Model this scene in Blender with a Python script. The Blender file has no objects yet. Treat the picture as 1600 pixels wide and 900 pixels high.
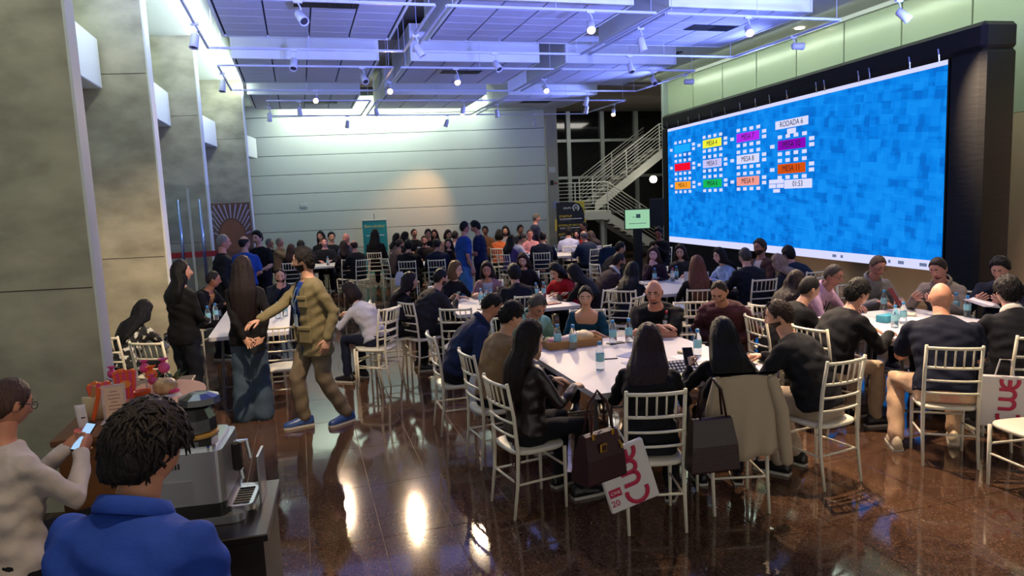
import bpy, bmesh, math, random
import numpy as np
from mathutils import Vector, Matrix, Euler
random.seed(7); RNG = np.random.default_rng(5)
SC = bpy.context.scene
COL = SC.collection

# ------------------------------------------------------------------ camera
CAM_H = 2.1
YAW, PITCH, ROLL, FPX = 0.28618, 0.12234, 0.04287, 1112.0
cd = bpy.data.cameras.new('camera'); cam = bpy.data.objects.new('camera', cd); COL.objects.link(cam)
cd.sensor_width = 36.0; cd.lens = FPX / 1600.0 * 36.0; cd.clip_start = 0.05; cd.clip_end = 200
fwd = Vector((math.sin(YAW) * math.cos(PITCH), math.cos(YAW) * math.cos(PITCH), -math.sin(PITCH)))
rgt = Vector((math.cos(YAW), -math.sin(YAW), 0)); dwn = fwd.cross(rgt)
r2 = math.cos(ROLL) * rgt + math.sin(ROLL) * dwn
d2 = -math.sin(ROLL) * rgt + math.cos(ROLL) * dwn
cam.matrix_world = Matrix(((r2.x, -d2.x, -fwd.x, 0), (r2.y, -d2.y, -fwd.y, 0), (r2.z, -d2.z, -fwd.z, CAM_H), (0, 0, 0, 1)))
SC.camera = cam
# ------------------------------------------------------------------ world, exposure
SC.view_settings.view_transform = 'Standard'; SC.view_settings.look = 'None'
SC.view_settings.gamma = 1.0; SC.view_settings.use_curve_mapping = False
SC.view_settings.exposure = 0.75
w = bpy.data.worlds.new('ambient_fill'); SC.world = w; w.use_nodes = True
w.node_tree.nodes['Background'].inputs[0].default_value = (0.55, 0.53, 0.49, 1)  # even warm grey fill, added to brighten the room from its open side
w.node_tree.nodes['Background'].inputs[1].default_value = 1.0

def lin(h):
    v = [int(h[i:i + 2], 16) / 255 for i in (0, 2, 4)]
    return tuple((c / 12.92 if c <= .04045 else ((c + .055) / 1.055) ** 2.4) for c in v)

def area(name, loc, target, sx, sy, power, color, spread=180):
    l = bpy.data.lights.new(name, 'AREA'); l.shape = 'RECTANGLE'; l.size = sx; l.size_y = sy
    l.energy = power; l.color = color; l.spread = math.radians(spread)
    o = bpy.data.objects.new(name, l); COL.objects.link(o); o.location = loc
    d = Vector(target) - Vector(loc)
    o.rotation_euler = d.to_track_quat('-Z', 'Y').to_euler()
    return o
def spot(name, loc, target, power, color, angle=50, blend=.6, radius=.03):
    l = bpy.data.lights.new(name, 'SPOT'); l.energy = power; l.color = color
    l.spot_size = math.radians(angle); l.spot_blend = blend; l.shadow_soft_size = radius
    o = bpy.data.objects.new(name, l); COL.objects.link(o); o.location = loc
    d = Vector(target) - Vector(loc)
    o.rotation_euler = d.to_track_quat('-Z', 'Y').to_euler()
    return o
# cove light along the left edge of the ceiling clouds, cool white, washing the soffit and the fins
area('cove_light_left', (-0.93, 10.0, 4.80), (-3.2, 10.0, 4.95), 15.0, .12, 150, (.80, .97, .90))
# cove light in front of the back wall, parallel to it
area('cove_light_back', (2.75, 20.02, 5.1), (2.89, 20.72, 3.6), 7.8, .2, 145, (.86, 1.0, .82))
# cove light washing the glass panels on the right wall
area('cove_light_right', (9.3, 11.0, 5.2), (10.2, 11.0, 3.4), 15.0, .15, 80, (.84, 1.0, .76))
# added lamps without a visible source: blue violet light thrown up on the ceiling clouds from beside the camera and the screen
for i, (x, p) in enumerate(((.9, 3600), (2.8, 3400), (4.8, 3300), (7.0, 3000))):
    spot('added_ceiling_wash_%d' % i, (x, -.6, .7), (x + .3 if i else .7, 9.4, 5.9), p, (.20, .25, 1.0), 31, .7, .12)
for i, (x, p) in enumerate(((-.6, 1300), (2.0, 1400), (4.6, 1400), (7.2, 1400))):
    spot('added_fascia_wash_%d' % i, (x, 2.0, 3.75), (x + .2, 9.0, 6.35), p, (.22, .27, 1.0), 48, .8, .15)  # added lamps, out of view, to turn the tray fascias blue
spot('added_side_wash_a', (8.4, 6.6, 3.3), (4.2, 9.5, 4.8), 700, (.18, .28, 1.0), 90, .8, .15)  # added bare lamps by the screen
for i, y in enumerate((10.5, 14.0, 16.6)):
    spot('added_side_wash_b%d' % i, (8.5, y, 4.0), (3.6, y + .6, 4.85), 620, (.2, .27, 1.0), 70, .8, .15)

# ------------------------------------------------------------------ materials
MATS = {}
def mat(name, color, rough=.6, metal=0., bump=0., scale=40., var=0., emit=0., trans=0., alpha=1., coat=0., ior=1.45, spec=.5, vscale=3., sheen=0., bdist=.01, stretch=None):
    if name in MATS: return MATS[name]
    m = bpy.data.materials.new(name); m.use_nodes = True; nt = m.node_tree; b = nt.nodes['Principled BSDF']
    c = lin(color) if isinstance(color, str) else color
    b.inputs['Base Color'].default_value = (*c, 1); b.inputs['Roughness'].default_value = rough
    b.inputs['Metallic'].default_value = metal; b.inputs['IOR'].default_value = ior
    b.inputs['Specular IOR Level'].default_value = spec
    if coat: b.inputs['Coat Weight'].default_value = coat; b.inputs['Coat Roughness'].default_value = .1
    if sheen: b.inputs['Sheen Weight'].default_value = sheen
    if trans: b.inputs['Transmission Weight'].default_value = trans
    if alpha < 1: b.inputs['Alpha'].default_value = alpha
    if emit: b.inputs['Emission Color'].default_value = (*c, 1); b.inputs['Emission Strength'].default_value = emit
    if bump or var:
        tc = nt.nodes.new('ShaderNodeTexCoord'); src = tc.outputs['Object']
        if stretch:
            mp = nt.nodes.new('ShaderNodeMapping'); mp.inputs['Scale'].default_value = stretch
            nt.links.new(src, mp.inputs[0]); src = mp.outputs[0]
    if var:
        n = nt.nodes.new('ShaderNodeTexNoise'); n.inputs['Scale'].default_value = vscale; n.inputs['Detail'].default_value = 6
        nt.links.new(src, n.inputs['Vector'])
        r = nt.nodes.new('ShaderNodeValToRGB')
        r.color_ramp.elements[0].color = (*[max(0, x * (1 - var)) for x in c], 1)
        r.color_ramp.elements[1].color = (*[min(1, x * (1 + var)) for x in c], 1)
        r.color_ramp.elements[0].position = .3; r.color_ramp.elements[1].position = .7
        nt.links.new(n.outputs[0], r.inputs[0]); nt.links.new(r.outputs[0], b.inputs['Base Color'])
    if bump:
        n2 = nt.nodes.new('ShaderNodeTexNoise'); n2.inputs['Scale'].default_value = scale; n2.inputs['Detail'].default_value = 4
        nt.links.new(src, n2.inputs['Vector'])
        bp = nt.nodes.new('ShaderNodeBump'); bp.inputs['Strength'].default_value = bump; bp.inputs['Distance'].default_value = bdist
        nt.links.new(n2.outputs[0], bp.inputs['Height']); nt.links.new(bp.outputs[0], b.inputs['Normal'])
    MATS[name] = m
    return m
def emis(name, color, strength):
    if name in MATS: return MATS[name]
    m = bpy.data.materials.new(name); m.use_nodes = True; nt = m.node_tree
    nt.nodes.remove(nt.nodes['Principled BSDF'])
    e = nt.nodes.new('ShaderNodeEmission'); c = lin(color) if isinstance(color, str) else color
    e.inputs[0].default_value = (*c, 1); e.inputs[1].default_value = strength
    nt.links.new(e.outputs[0], nt.nodes['Material Output'].inputs[0]); MATS[name] = m
    return m
def cloth(c, shiny=0):
    k = 'cloth_' + c + ('s' if shiny else '')
    return mat(k, c, .35 if shiny else .85, bump=.35, scale=14, var=.18, vscale=7, bdist=.02, spec=.5 if shiny else .25)
def skinm(c): return mat('skin_' + c, c, .5, bump=.08, scale=60, var=.06, vscale=10, spec=.4)
def hairm(c): return mat('hair_' + c, c, .55, bump=.7, scale=34, var=.4, vscale=26, bdist=.012, stretch=(4, 4, .4), spec=.25)

# ------------------------------------------------------------------ mesh helpers
class MB:
    def __init__(s): s.v = []; s.f = []; s.m = []
    def add(s, vs, fs, mi=0):
        k = len(s.v); s.v += [tuple(p) for p in vs]; s.f += [tuple(i + k for i in f) for f in fs]; s.m += [mi] * len(fs); return s
    def box(s, c, d, rot=None, mi=0):
        x, y, z = d[0] / 2, d[1] / 2, d[2] / 2
        vs = [Vector((sx * x, sy * y, sz * z)) for sz in (-1, 1) for sy in (-1, 1) for sx in (-1, 1)]
        if rot is not None: vs = [rot @ p for p in vs]
        vs = [p + Vector(c) for p in vs]
        return s.add(vs, [(0, 2, 3, 1), (4, 5, 7, 6), (0, 1, 5, 4), (2, 6, 7, 3), (0, 4, 6, 2), (1, 3, 7, 5)], mi)
    def cbox(s, c, d, bev=.006, rot=None, mi=0):   # chamfered box
        x, y, z = d[0] / 2, d[1] / 2, d[2] / 2; b = min(bev, x * .9, y * .9, z * .9)
        vs = []
        for sz in (-1, 1):
            for (px, py) in ((-x + b, -y), (x - b, -y), (x, -y + b), (x, y - b), (x - b, y), (-x + b, y), (-x, y - b), (-x, -y + b)):
                vs.append(Vector((px, py, sz * (z - b))))
        for sz in (-1, 1):
            for (px, py) in ((-x + b, -y + b), (x - b, -y + b), (x - b, y - b), (-x + b, y - b)):
                vs.append(Vector((px, py, sz * z)))
        fs = [(i, (i + 1) % 8, 8 + (i + 1) % 8, 8 + i) for i in range(8)]
        fs += [(19, 18, 17, 16), (20, 21, 22, 23)]
        for (o, t, fl) in ((0, 16, 1), (8, 20, 0)):
            q = [(o + 0, o + 1, t + 1, t + 0), (o + 2, o + 3, t + 2, t + 1), (o + 4, o + 5, t + 3, t + 2), (o + 6, o + 7, t + 0, t + 3)]
            tr = [(o + 1, o + 2, t + 1), (o + 3, o + 4, t + 2), (o + 5, o + 6, t + 3), (o + 7, o + 0, t + 0)]
            for f in q + tr: fs.append(tuple(reversed(f)) if fl else f)
        if rot is not None: vs = [rot @ p for p in vs]
        vs = [p + Vector(c) for p in vs]
        return s.add(vs, fs, mi)
    def rings(s, R, mi=0, cap=True, close=False):
        n = len(R[0]); k = len(s.v)
        vs = [p for r in R for p in r]; fs = []
        m = len(R)
        for i in range(m if close else m - 1):
            for j in range(n):
                a, b_ = i * n + j, i * n + (j + 1) % n; i2 = (i + 1) % m
                fs.append((a, b_, i2 * n + (j + 1) % n, i2 * n + j))
        if cap and not close:
            fs.append(tuple(range(n - 1, -1, -1))); fs.append(tuple(range((m - 1) * n, m * n)))
        return s.add(vs, fs, mi)
    def tube(s, pts, rad, n=8, mi=0, flat=1., side=None):
        pts = [Vector(p) for p in pts]
        if not hasattr(rad, '__len__'): rad = [rad] * len(pts)
        R = []; u = None
        for i, p in enumerate(pts):
            a = pts[max(0, i - 1)]; b = pts[min(len(pts) - 1, i + 1)]; t = (b - a).normalized()
            if u is None:
                u = Vector(side) if side is not None else (Vector((1, 0, 0)) if abs(t.x) < .8 else Vector((0, 1, 0)))
            u = (u - t * u.dot(t)).normalized(); v = t.cross(u)
            R.append([p + u * (rad[i] * math.cos(2 * math.pi * j / n)) + v * (rad[i] * flat * math.sin(2 * math.pi * j / n)) for j in range(n)])
        return s.rings(R, mi)
    def limb(s, pts, rad, n=12, flat=1., side=None, mi=0):   # tube with rounded ends
        pts = [Vector(p) for p in pts]; rad = list(rad)
        t0 = (pts[0] - pts[1]).normalized(); t1 = (pts[-1] - pts[-2]).normalized()
        P = [pts[0] + t0 * rad[0] * .85, pts[0] + t0 * rad[0] * .5] + pts + [pts[-1] + t1 * rad[-1] * .5, pts[-1] + t1 * rad[-1] * .85]
        R = [rad[0] * .45, rad[0] * .85] + rad + [rad[-1] * .85, rad[-1] * .45]
        return s.tube(P, R, n, mi, flat, side)
    def lathe(s, prof, c=(0, 0, 0), n=16, mi=0):
        R = [[Vector((c[0] + r * math.cos(2 * math.pi * j / n), c[1] + r * math.sin(2 * math.pi * j / n), c[2] + z)) for j in range(n)] for r, z in prof]
        return s.rings(R, mi)
    def ell(s, c, r, n=12, m=8, rot=None, mi=0):
        R = []
        for i in range(1, m):
            th = math.pi * i / m
            ring = [Vector((r[0] * math.sin(th) * math.cos(2 * math.pi * j / n), r[1] * math.sin(th) * math.sin(2 * math.pi * j / n), -r[2] * math.cos(th))) for j in range(n)]
            if rot is not None: ring = [rot @ p for p in ring]
            R.append([p + Vector(c) for p in ring])
        return s.rings(R, mi)
    def quad(s, a, b, c, d, mi=0): return s.add([a, b, c, d], [(0, 1, 2, 3)], mi)
    def prism(s, poly, z0, z1, mi=0):
        n = len(poly); vs = [(x, y, z0) for x, y in poly] + [(x, y, z1) for x, y in poly]
        fs = [(i, (i + 1) % n, n + (i + 1) % n, n + i) for i in range(n)] + [tuple(range(n - 1, -1, -1)), tuple(range(n, 2 * n))]
        return s.add(vs, fs, mi)
    def mesh(s, name, mats, smooth=False):
        me = bpy.data.meshes.new(name); me.from_pydata([tuple(p) for p in s.v], [], s.f)
        for m in (mats if isinstance(mats, (list, tuple)) else [mats]): me.materials.append(m)
        if any(s.m): me.polygons.foreach_set('material_index', s.m)
        if smooth: me.polygons.foreach_set('use_smooth', [True] * len(me.polygons))
        me.update(); return me
    def build(s, name, mats, parent=None, smooth=False, loc=None):
        return link(name, s.mesh(name, mats, smooth), parent, loc)
def link(name, me, parent=None, loc=None):
    o = bpy.data.objects.new(name, me); COL.objects.link(o)
    if parent is not None: o.parent = parent
    if loc is not None: o.location = loc
    return o
def tag(o, label=None, cat=None, group=None, kind=None):
    if label: o['label'] = label
    if cat: o['category'] = cat
    if group: o['group'] = group
    if kind: o['kind'] = kind
    return o
def empty(name, loc=(0, 0, 0), rz=0.):
    o = bpy.data.objects.new(name, None); COL.objects.link(o); o.location = loc; o.rotation_euler = (0, 0, rz); o.empty_display_size = .1
    return o
def struct(o): o['kind'] = 'structure'; return o
def text_mesh(txt, size, ext=.0):
    c = bpy.data.curves.new('lettering', 'FONT'); c.body = txt; c.size = size; c.align_x = 'CENTER'; c.align_y = 'CENTER'; c.extrude = ext; c.resolution_u = 3
    o = bpy.data.objects.new('lettering_tmp', c); COL.objects.link(o)
    dg = bpy.context.evaluated_depsgraph_get(); me = bpy.data.meshes.new_from_object(o.evaluated_get(dg))
    bpy.data.objects.remove(o); bpy.data.curves.remove(c); return me
def lettering(txt, size, material, parent, M, name='lettering', ext=.001):
    me = text_mesh(txt, size, ext); me.materials.clear(); me.materials.append(material)
    o = link(name, me, parent); o.matrix_local = M; return o
def remesh(mb, voxel, smooth=2):
    me = mb.mesh('tmp', []); o = bpy.data.objects.new('tmp', me); COL.objects.link(o)
    md = o.modifiers.new('r', 'REMESH'); md.mode = 'VOXEL'; md.voxel_size = voxel; md.use_smooth_shade = True
    dg = bpy.context.evaluated_depsgraph_get(); r = bpy.data.meshes.new_from_object(o.evaluated_get(dg))
    bpy.data.objects.remove(o); bpy.data.meshes.remove(me)
    n = len(r.vertices); co = np.empty(n * 3); r.vertices.foreach_get('co', co); co = co.reshape(-1, 3)
    e = np.empty(len(r.edges) * 2, int); r.edges.foreach_get('vertices', e); e = e.reshape(-1, 2)
    deg = np.bincount(e.ravel(), minlength=n)[:, None]
    for _ in range(smooth):
        a = np.zeros_like(co); np.add.at(a, e[:, 0], co[e[:, 1]]); np.add.at(a, e[:, 1], co[e[:, 0]])
        co = co * .45 + .55 * a / np.maximum(deg, 1)
    return r, co
def setco(me, co):
    me.vertices.foreach_set('co', np.ascontiguousarray(co, dtype=np.float32).ravel()); me.polygons.foreach_set('use_smooth', [True] * len(me.polygons)); me.update()
# ------------------------------------------------------------------ the setting
M_CONC = mat('concrete', 'a8a18a', .8, bump=.3, scale=7, var=.30, vscale=2.2, stretch=(1, 1, 1.8))
M_WHITE = mat('white_paint', 'd6d8d2', .55)
M_WALLP = mat('back_wall_panel', 'c3cac3', .5, var=.03, vscale=.6)
M_GAP = mat('dark_gap', '26282a', .9)
M_TILE = mat('ceiling_tile', 'b9bac2', .8, bump=.06, scale=90, var=.03, vscale=20)
M_SLAB = mat('ceiling_slab', '8e857c', .9, var=.08)
M_BLACK = mat('matte_black', '0b0b0e', .6)
M_CHAIR = mat('ivory_lacquer', 'd8d1bd', .38, var=.03, vscale=8)
M_CHROME = mat('brushed_steel', 'b9bcc0', .25, metal=1.)
M_ALU = mat('pale_aluminium', 'a9b2ad', .4, metal=.3)
M_GLASS = mat('clear_glass', 'eef5f2', .03, trans=1., ior=1.45)
M_PANE = mat('frosted_pane', '9fb0a6', .25, var=.1, vscale=.7)
M_DARKGLASS = mat('night_glass', '0e1013', .06, spec=.6)
M_GRANITE = bpy.data.materials.new('brown_granite')
def granite():
    m = M_GRANITE; m.use_nodes = True; nt = m.node_tree; b = nt.nodes['Principled BSDF']
    tc = nt.nodes.new('ShaderNodeTexCoord'); oi = nt.nodes.new('ShaderNodeObjectInfo')
    geo = nt.nodes.new('ShaderNodeNewGeometry')
    v = nt.nodes.new('ShaderNodeTexVoronoi'); v.inputs['Scale'].default_value = 130
    n = nt.nodes.new('ShaderNodeTexNoise'); n.inputs['Scale'].default_value = 1.1; n.inputs['Detail'].default_value = 8
    nt.links.new(geo.outputs['Position'], v.inputs['Vector']); nt.links.new(geo.outputs['Position'], n.inputs['Vector'])
    r = nt.nodes.new('ShaderNodeValToRGB'); e = r.color_ramp.elements
    e[0].color = (*lin('2c1e17'), 1); e[1].color = (*lin('6e5646'), 1); e.new(.5).color = (*lin('4b3629'), 1)
    nt.links.new(v.outputs['Color'], r.inputs[0])
    mx = nt.nodes.new('ShaderNodeMix'); mx.data_type = 'RGBA'; mx.blend_type = 'MULTIPLY'; mx.inputs[0].default_value = .55
    r2_ = nt.nodes.new('ShaderNodeValToRGB'); r2_.color_ramp.elements[0].color = (.55, .5, .48, 1); r2_.color_ramp.elements[1].color = (1.2, 1.1, 1, 1)
    nt.links.new(n.outputs[0], r2_.inputs[0]); nt.links.new(r.outputs[0], mx.inputs[6]); nt.links.new(r2_.outputs[0], mx.inputs[7])
    nt.links.new(mx.outputs[2], b.inputs['Base Color']); b.inputs['Roughness'].default_value = .07
    b.inputs['IOR'].default_value = 1.7
    nb = nt.nodes.new('ShaderNodeTexNoise'); nb.inputs['Scale'].default_value = 2.2
    nt.links.new(geo.outputs['Position'], nb.inputs['Vector'])
    bp = nt.nodes.new('ShaderNodeBump'); bp.inputs['Strength'].default_value = .05; bp.inputs['Distance'].default_value = .02
    nt.links.new(nb.outputs[0], bp.inputs['Height']); nt.links.new(bp.outputs[0], b.inputs['Normal'])
granite()
TH = math.radians(11.2)

# floor: bed plus granite tiles
floor = struct(MB().box((5, 10.5, -.056), (19, 31, .1)).build('floor', mat('tile_joint', '5e5044', .6)))
TW, TD = .45, .90
tm = MB().cbox((0, 0, 0), (TW - .005, TD - .005, .012), .0015).mesh('floor_tile', M_GRANITE)
cells = []
for i in range(-9, 32):
    for j in range(-5, 28):
        x = -.31 + i * TW; y = .35 + j * TD
        if -4 < x < 14.2 and -4.5 < y < 25.5: cells.append((x, y))
def vis(x, y):
    p = Vector((x, y, -CAM_H)); d = p.dot(fwd)
    if d < .5: return False
    u = 800 + FPX * p.dot(r2) / d; v = 450 + FPX * p.dot(d2) / d
    return -60 < u < 1660 and -60 < v < 960
cells.sort(key=lambda c: (not vis(*c), c[0] ** 2 + c[1] ** 2))
for x, y in cells[:300]:
    link('floor_tile', tm, floor, (x, y, -.0065))
mb = MB()
for x, y in cells[300:]: mb.cbox((x, y, -.0065), (TW - .005, TD - .005, .012), .0015)
tag(mb.build('floor_tile_field', M_GRANITE, floor), kind='stuff')

# ceiling slab, ceiling over the stair hall
ceiling = struct(MB().box((4.6, 9, 5.75), (18, 27, .3)).box((10.6, 22.2, 5.42), (7, 5.6, .34)).build('ceiling', M_SLAB))
# lowered white soffit along the fins
edge = [(-1.2, -4.2), (-1.16, 10.9), (-1.08, 13.95), (-.69, 17.6), (-.15, 22.4)]
struct(MB().prism([(-4.2, -4.2)] + edge + [(-4.2, 22.4)], 5.0, 5.6).build('trim_1', M_WHITE))
# ceiling strip between the clouds and the right wall with air grilles
gr = struct(MB().box((9.0, 7.3, 5.42), (2.4, 23, .3)).build('trim_2', mat('side_ceiling', 'b4b5ae', .7)))
for y in (7.6, 10.3, 13.0, 15.6):
    MB().box((8.35, y, 5.262), (.5, 1.7, .02)).build('air_grille', M_BLACK, gr)
for y in (11.9, 16.9):
    MB().lathe([(.07, 0), (.09, 0), (.09, .02), (.07, .02)], (8.6, y, 5.25), 16).build('downlight', emis('downlight', 'fff0d0', 6.), gr)
for y in (7.0, 9.6, 12.4):  # these downlights are added to brighten the beige wall under the screen
    MB().lathe([(.002, .012), (.06, .012), (.08, 0), (.09, 0), (.09, .02), (.002, .02)], (9.85, y, 5.25), 16).build('downlight', emis('downlight', 'fff0d0', 6.), gr)
    spot('added_downlight_beam', (9.85, y, 5.23), (9.95, y, 0), 800, (1, .72, .5), 30, .6, .05)
# acoustic ceiling clouds: trays with 24 tiles each
TX = [(-.88, 1.61), (2.18, 4.66), (5.2, 7.6)]; TY = [(5.25, 7.70), (9.28, 11.72), (13.3, 15.8), (17.3, 19.8)]
NC = {0: ('left', 'middle', 'right')}
ROWN = ('above the front table, out of view', 'in the row nearest the camera', 'in the middle row', 'in the row beside the back wall')
COLN = ('next to the concrete fins', 'in the hall centre', 'next to the big screen')
ctm = {}
for ri, (y0, y1) in enumerate(TY):
    for ci, (x0, x1) in enumerate(TX):
        t = empty('ceiling_cloud', ((x0 + x1) / 2, (y0 + y1) / 2, 4.70))
        tag(t, 'white tiled ceiling panel %s, %s' % (ROWN[ri], COLN[ci]), 'ceiling panel', 'ceiling panels')
        wx, wy = x1 - x0, y1 - y0
        MB().box((0, 0, .16), (wx - .06, wy - .06, .26)).build('backing', M_GAP, t)
        for (c, d) in (((-wx / 2 + .02, 0, .33), (.04, wy, .66)), ((wx / 2 - .02, 0, .33), (.04, wy, .66)), ((0, -wy / 2 + .02, .33), (wx - .08, .04, .66)), ((0, wy / 2 - .02, .33), (wx - .08, .04, .66))):
            MB().cbox(c, d, .004).build('fascia', M_WHITE, t)
        k = (round(wx, 2), round(wy, 2)); nx, ny = 4, 6
        sx, sy = (wx - .12) / nx, (wy - .12) / ny
        if k not in ctm: ctm[k] = MB().cbox((0, 0, 0), (sx - .022, sy - .008, .03), .004).mesh('ceiling_tile', M_TILE)
        for a in range(nx):
            for b in range(ny):
                link('ceiling_tile', ctm[k], t, (-wx / 2 + .06 + sx * (a + .5), -wy / 2 + .06 + sy * (b + .5), .017))
def vent(x, y, lab):
    t = empty('ceiling_vent', (x, y, 4.70)); tag(t, lab, 'vent', 'air vents in the ceiling panels')
    MB().box((0, 0, -.004), (.80, .34, .008)).build('grille_plate', M_BLACK, t)
    for i in range(9): MB().box((.04 + i * .037, 0, -.012), (.012, .30, .01)).build('slat', mat('vent_slat', '22232a', .5), t)
for x, y, l in ((.55, 9.75, 'black air vent in the panel nearest the concrete fins and entrance'), (.75, 18.6, 'black air vent in the rear panel above the teal banner'), (3.35, 14.35, 'black air vent in the middle ceiling panel'), (6.55, 10.35, 'black air vent in the panel nearest the big screen'), (6.35, 18.55, 'black air vent in the rear panel near the stairs')):
    vent(x, y, l)

# left side: concrete fins, spandrels, windows
FINS = [(-1.41, 5.6), (-1.53, 9.2), (-1.45, 13.03), (-1.0, 17.14)]
RZ = Matrix.Rotation(-TH, 3, 'Z')
wl = struct(MB().box((-4.0, 9, 2.7), (.2, 27, 5.6)).build('wall_left', M_WHITE))
for (x, y) in FINS:
    f = MB(); Lf = 2.4
    c = Vector((x, y, 0)) + RZ @ Vector((-Lf / 2, .06, 0)); f.box((c.x, c.y, 2.52), (Lf, .12, 5.04), RZ)
    fo = f.build('concrete_fin', M_CONC, wl)
    c = Vector((x, y, 0)) + RZ @ Vector((.010, .06, 0)); MB().box((c.x, c.y, 2.52), (.02, .12, 5.04), RZ).build('fin_edge_strip', M_WHITE, wl)
    for zz in (1.62, 3.72):
        c = Vector((x, y, 0)) + RZ @ Vector((-Lf / 2, -.001, 0)); MB().box((c.x, c.y, zz), (Lf - .02, .004, .008), RZ).build('concrete_joint', mat('concrete_joint', '4e493f', .9), wl)
for (a, b) in (((-2.03, 5.9), (-2.01, 9.25)), ((-2.0, 9.5), (-1.89, 13.1)), ((-2.0, 13.3), (-1.59, 17.22)), ((-1.62, 17.4), (-.95, 21.2))):
    a, b = Vector((*a, 0)), Vector((*b, 0)); d = (b - a).normalized(); n = Vector((-d.y, d.x, 0))
    rot = Matrix(((d.x, n.x, 0), (d.y, n.y, 0), (0, 0, 1))); c = (a + b) / 2 + n * .2
    MB().cbox((c.x, c.y, 3.825), ((b - a).length, .4, .55), .01, rot).build('spandrel', M_WHITE, wl)
    w_ = struct(empty('window_%d' % (1 + int(a.y // 4))))
    for zz, hh in ((1.77, 3.5), (4.55, .88)):
        c = (a + b) / 2 + n * .36
        L = (b - a).length
        np_ = 3
        for i in range(np_):
            q = a + d * (L * (i + .5) / np_) + n * .36
            MB().box((q.x, q.y, zz), (L / np_ - .05, .02, hh - .06), rot).build('pane', M_PANE, w_)
        for i in range(np_ + 1):
            q = a + d * (L * i / np_) + n * .34
            MB().box((q.x, q.y, zz), (.05, .07, hh), rot).build('window_frame', M_ALU, w_)
# back wall: seven and more horizontal boards with open grooves
A_, B_ = Vector((-1.30, 21.56, 0)), Vector((7.05, 19.90, 0)); dv = (B_ - A_).normalized(); nv = Vector((-dv.y, dv.x, 0)); LW = (B_ - A_).length
rw = Matrix(((dv.x, nv.x, 0), (dv.y, nv.y, 0), (0, 0, 1))); c = (A_ + B_) / 2 + nv * .12
wb = struct(MB().box((c.x, c.y, 2.7), (LW, .16, 5.5), rw).build('wall_back', M_GAP))
c = (A_ + B_) / 2 + nv * .02; pm = MB().cbox((0, 0, 0), (LW, .04, .520), .004, rw).mesh('wall_board', M_WALLP)
for i in range(11):
    link('wall_board', pm, wb, (c.x, c.y, -.39 + .534 * i))
for (s_, z) in ((1.45, 2.22), (1.56, 2.22)):
    q = A_ + dv * s_ - nv * .01; MB().cbox((q.x, q.y, z), (.07, .03, .11), .008, rw).build('wall_socket', mat('socket', 'c9ccc9', .4), wb)
col = struct(MB().cbox((7.22, 20.0, 2.65), (.36, .36, 5.3), .01).build('wall_end_pier', mat('pier_plaster', 'a39e8c', .7, var=.05)))
MB().cbox((7.2, 19.8, 2.94), (.2, .03, .16), .006).build('notice_plate', mat('plate_white', 'c4c6c2', .5), col)
MB().cbox((7.18, 19.79, 2.56), (.09, .06, .14), .01).build('alarm_box', M_BLACK, col)
MB().cbox((7.3, 19.79, 2.54), (.07, .05, .06), .01).build('alarm_button', mat('alarm_red', '9c3340', .5), col)
MB().cbox((7.28, 19.8, 1.92), (.17, .02, .2), .004).build('notice_sheet', mat('notice_lilac', '9a98b8', .6), col)
# right wall: beige below, green glass panels above, cornice
wr = struct(MB().box((10.36, 6.9, 1.53), (.3, 23, 3.06)).box((10.40, 6.9, 4.2), (.2, 23, 2.4)).build('wall_right', mat('beige_plaster', 'c3ab8f', .8, var=.04)))
gp = MB().cbox((0, 0, 0), (.05, 1.33, 2.13), .006).mesh('glass_wall_panel', mat('green_glass_panel', 'a9b59c', .22, spec=.5))
for i in range(14): link('glass_wall_panel', gp, wr, (10.24, 17.72 - 1.36 * i, 4.13))
MB().box((10.22, 6.9, 5.24), (.16, 23, .09)).build('cornice', M_WHITE, wr)
MB().cbox((10.22, 18.42, 2.65), (.34, .1, 5.3), .01).build('corner_post', M_ALU, wr)
MB().cbox((10.12, 6.9, 1.5), (.22, .3, 3.0), .01).build('pilaster', mat('beige_plaster', 'c3ab8f', .8), wr)
# stair hall behind: night glazing with mullions
wg = struct(MB().box((10.6, 25.12, 2.6), (7.2, .1, 5.4)).build('wall_hall_glazing', M_BLACK))
xs = [7.6, 9.76, 11.11, 12.51, 14.0]; zs = [0, 1.5, 2.84, 4.19, 5.3]
for i in range(4):
    for j in range(4):
        MB().box(((xs[i] + xs[i + 1]) / 2, 25.05, (zs[j] + zs[j + 1]) / 2), (xs[i + 1] - xs[i] - .1, .03, zs[j + 1] - zs[j] - .06)).build('pane', M_DARKGLASS, wg)
for x in xs: MB().box((x, 25.0, 2.65), (.15, .14, 5.3)).build('mullion', M_ALU, wg)
for z in zs[1:4]: MB().box((10.6, 25.01, z), (7, .1, .1)).build('transom', M_ALU, wg)
struct(MB().box((14.15, 21.9, 2.65), (.2, 6.6, 5.3)).build('wall_hall_side', mat('hall_plaster', '8f9088', .8)))
struct(MB().box((7.45, 22.6, 2.65), (.12, 4.9, 5.3)).build('wall_hall_inner', mat('hall_plaster', '8f9088', .8)))
struct(MB().box((12.3, 18.52, 2.65), (3.8, .15, 5.3)).build('wall_hall_return', mat('hall_plaster', '8f9088', .8)))
area('hall_lamp', (10.5, 20.8, 5.2), (10.5, 21.5, 0), 3.5, 1.0, 70, (1, .95, .85))
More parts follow.
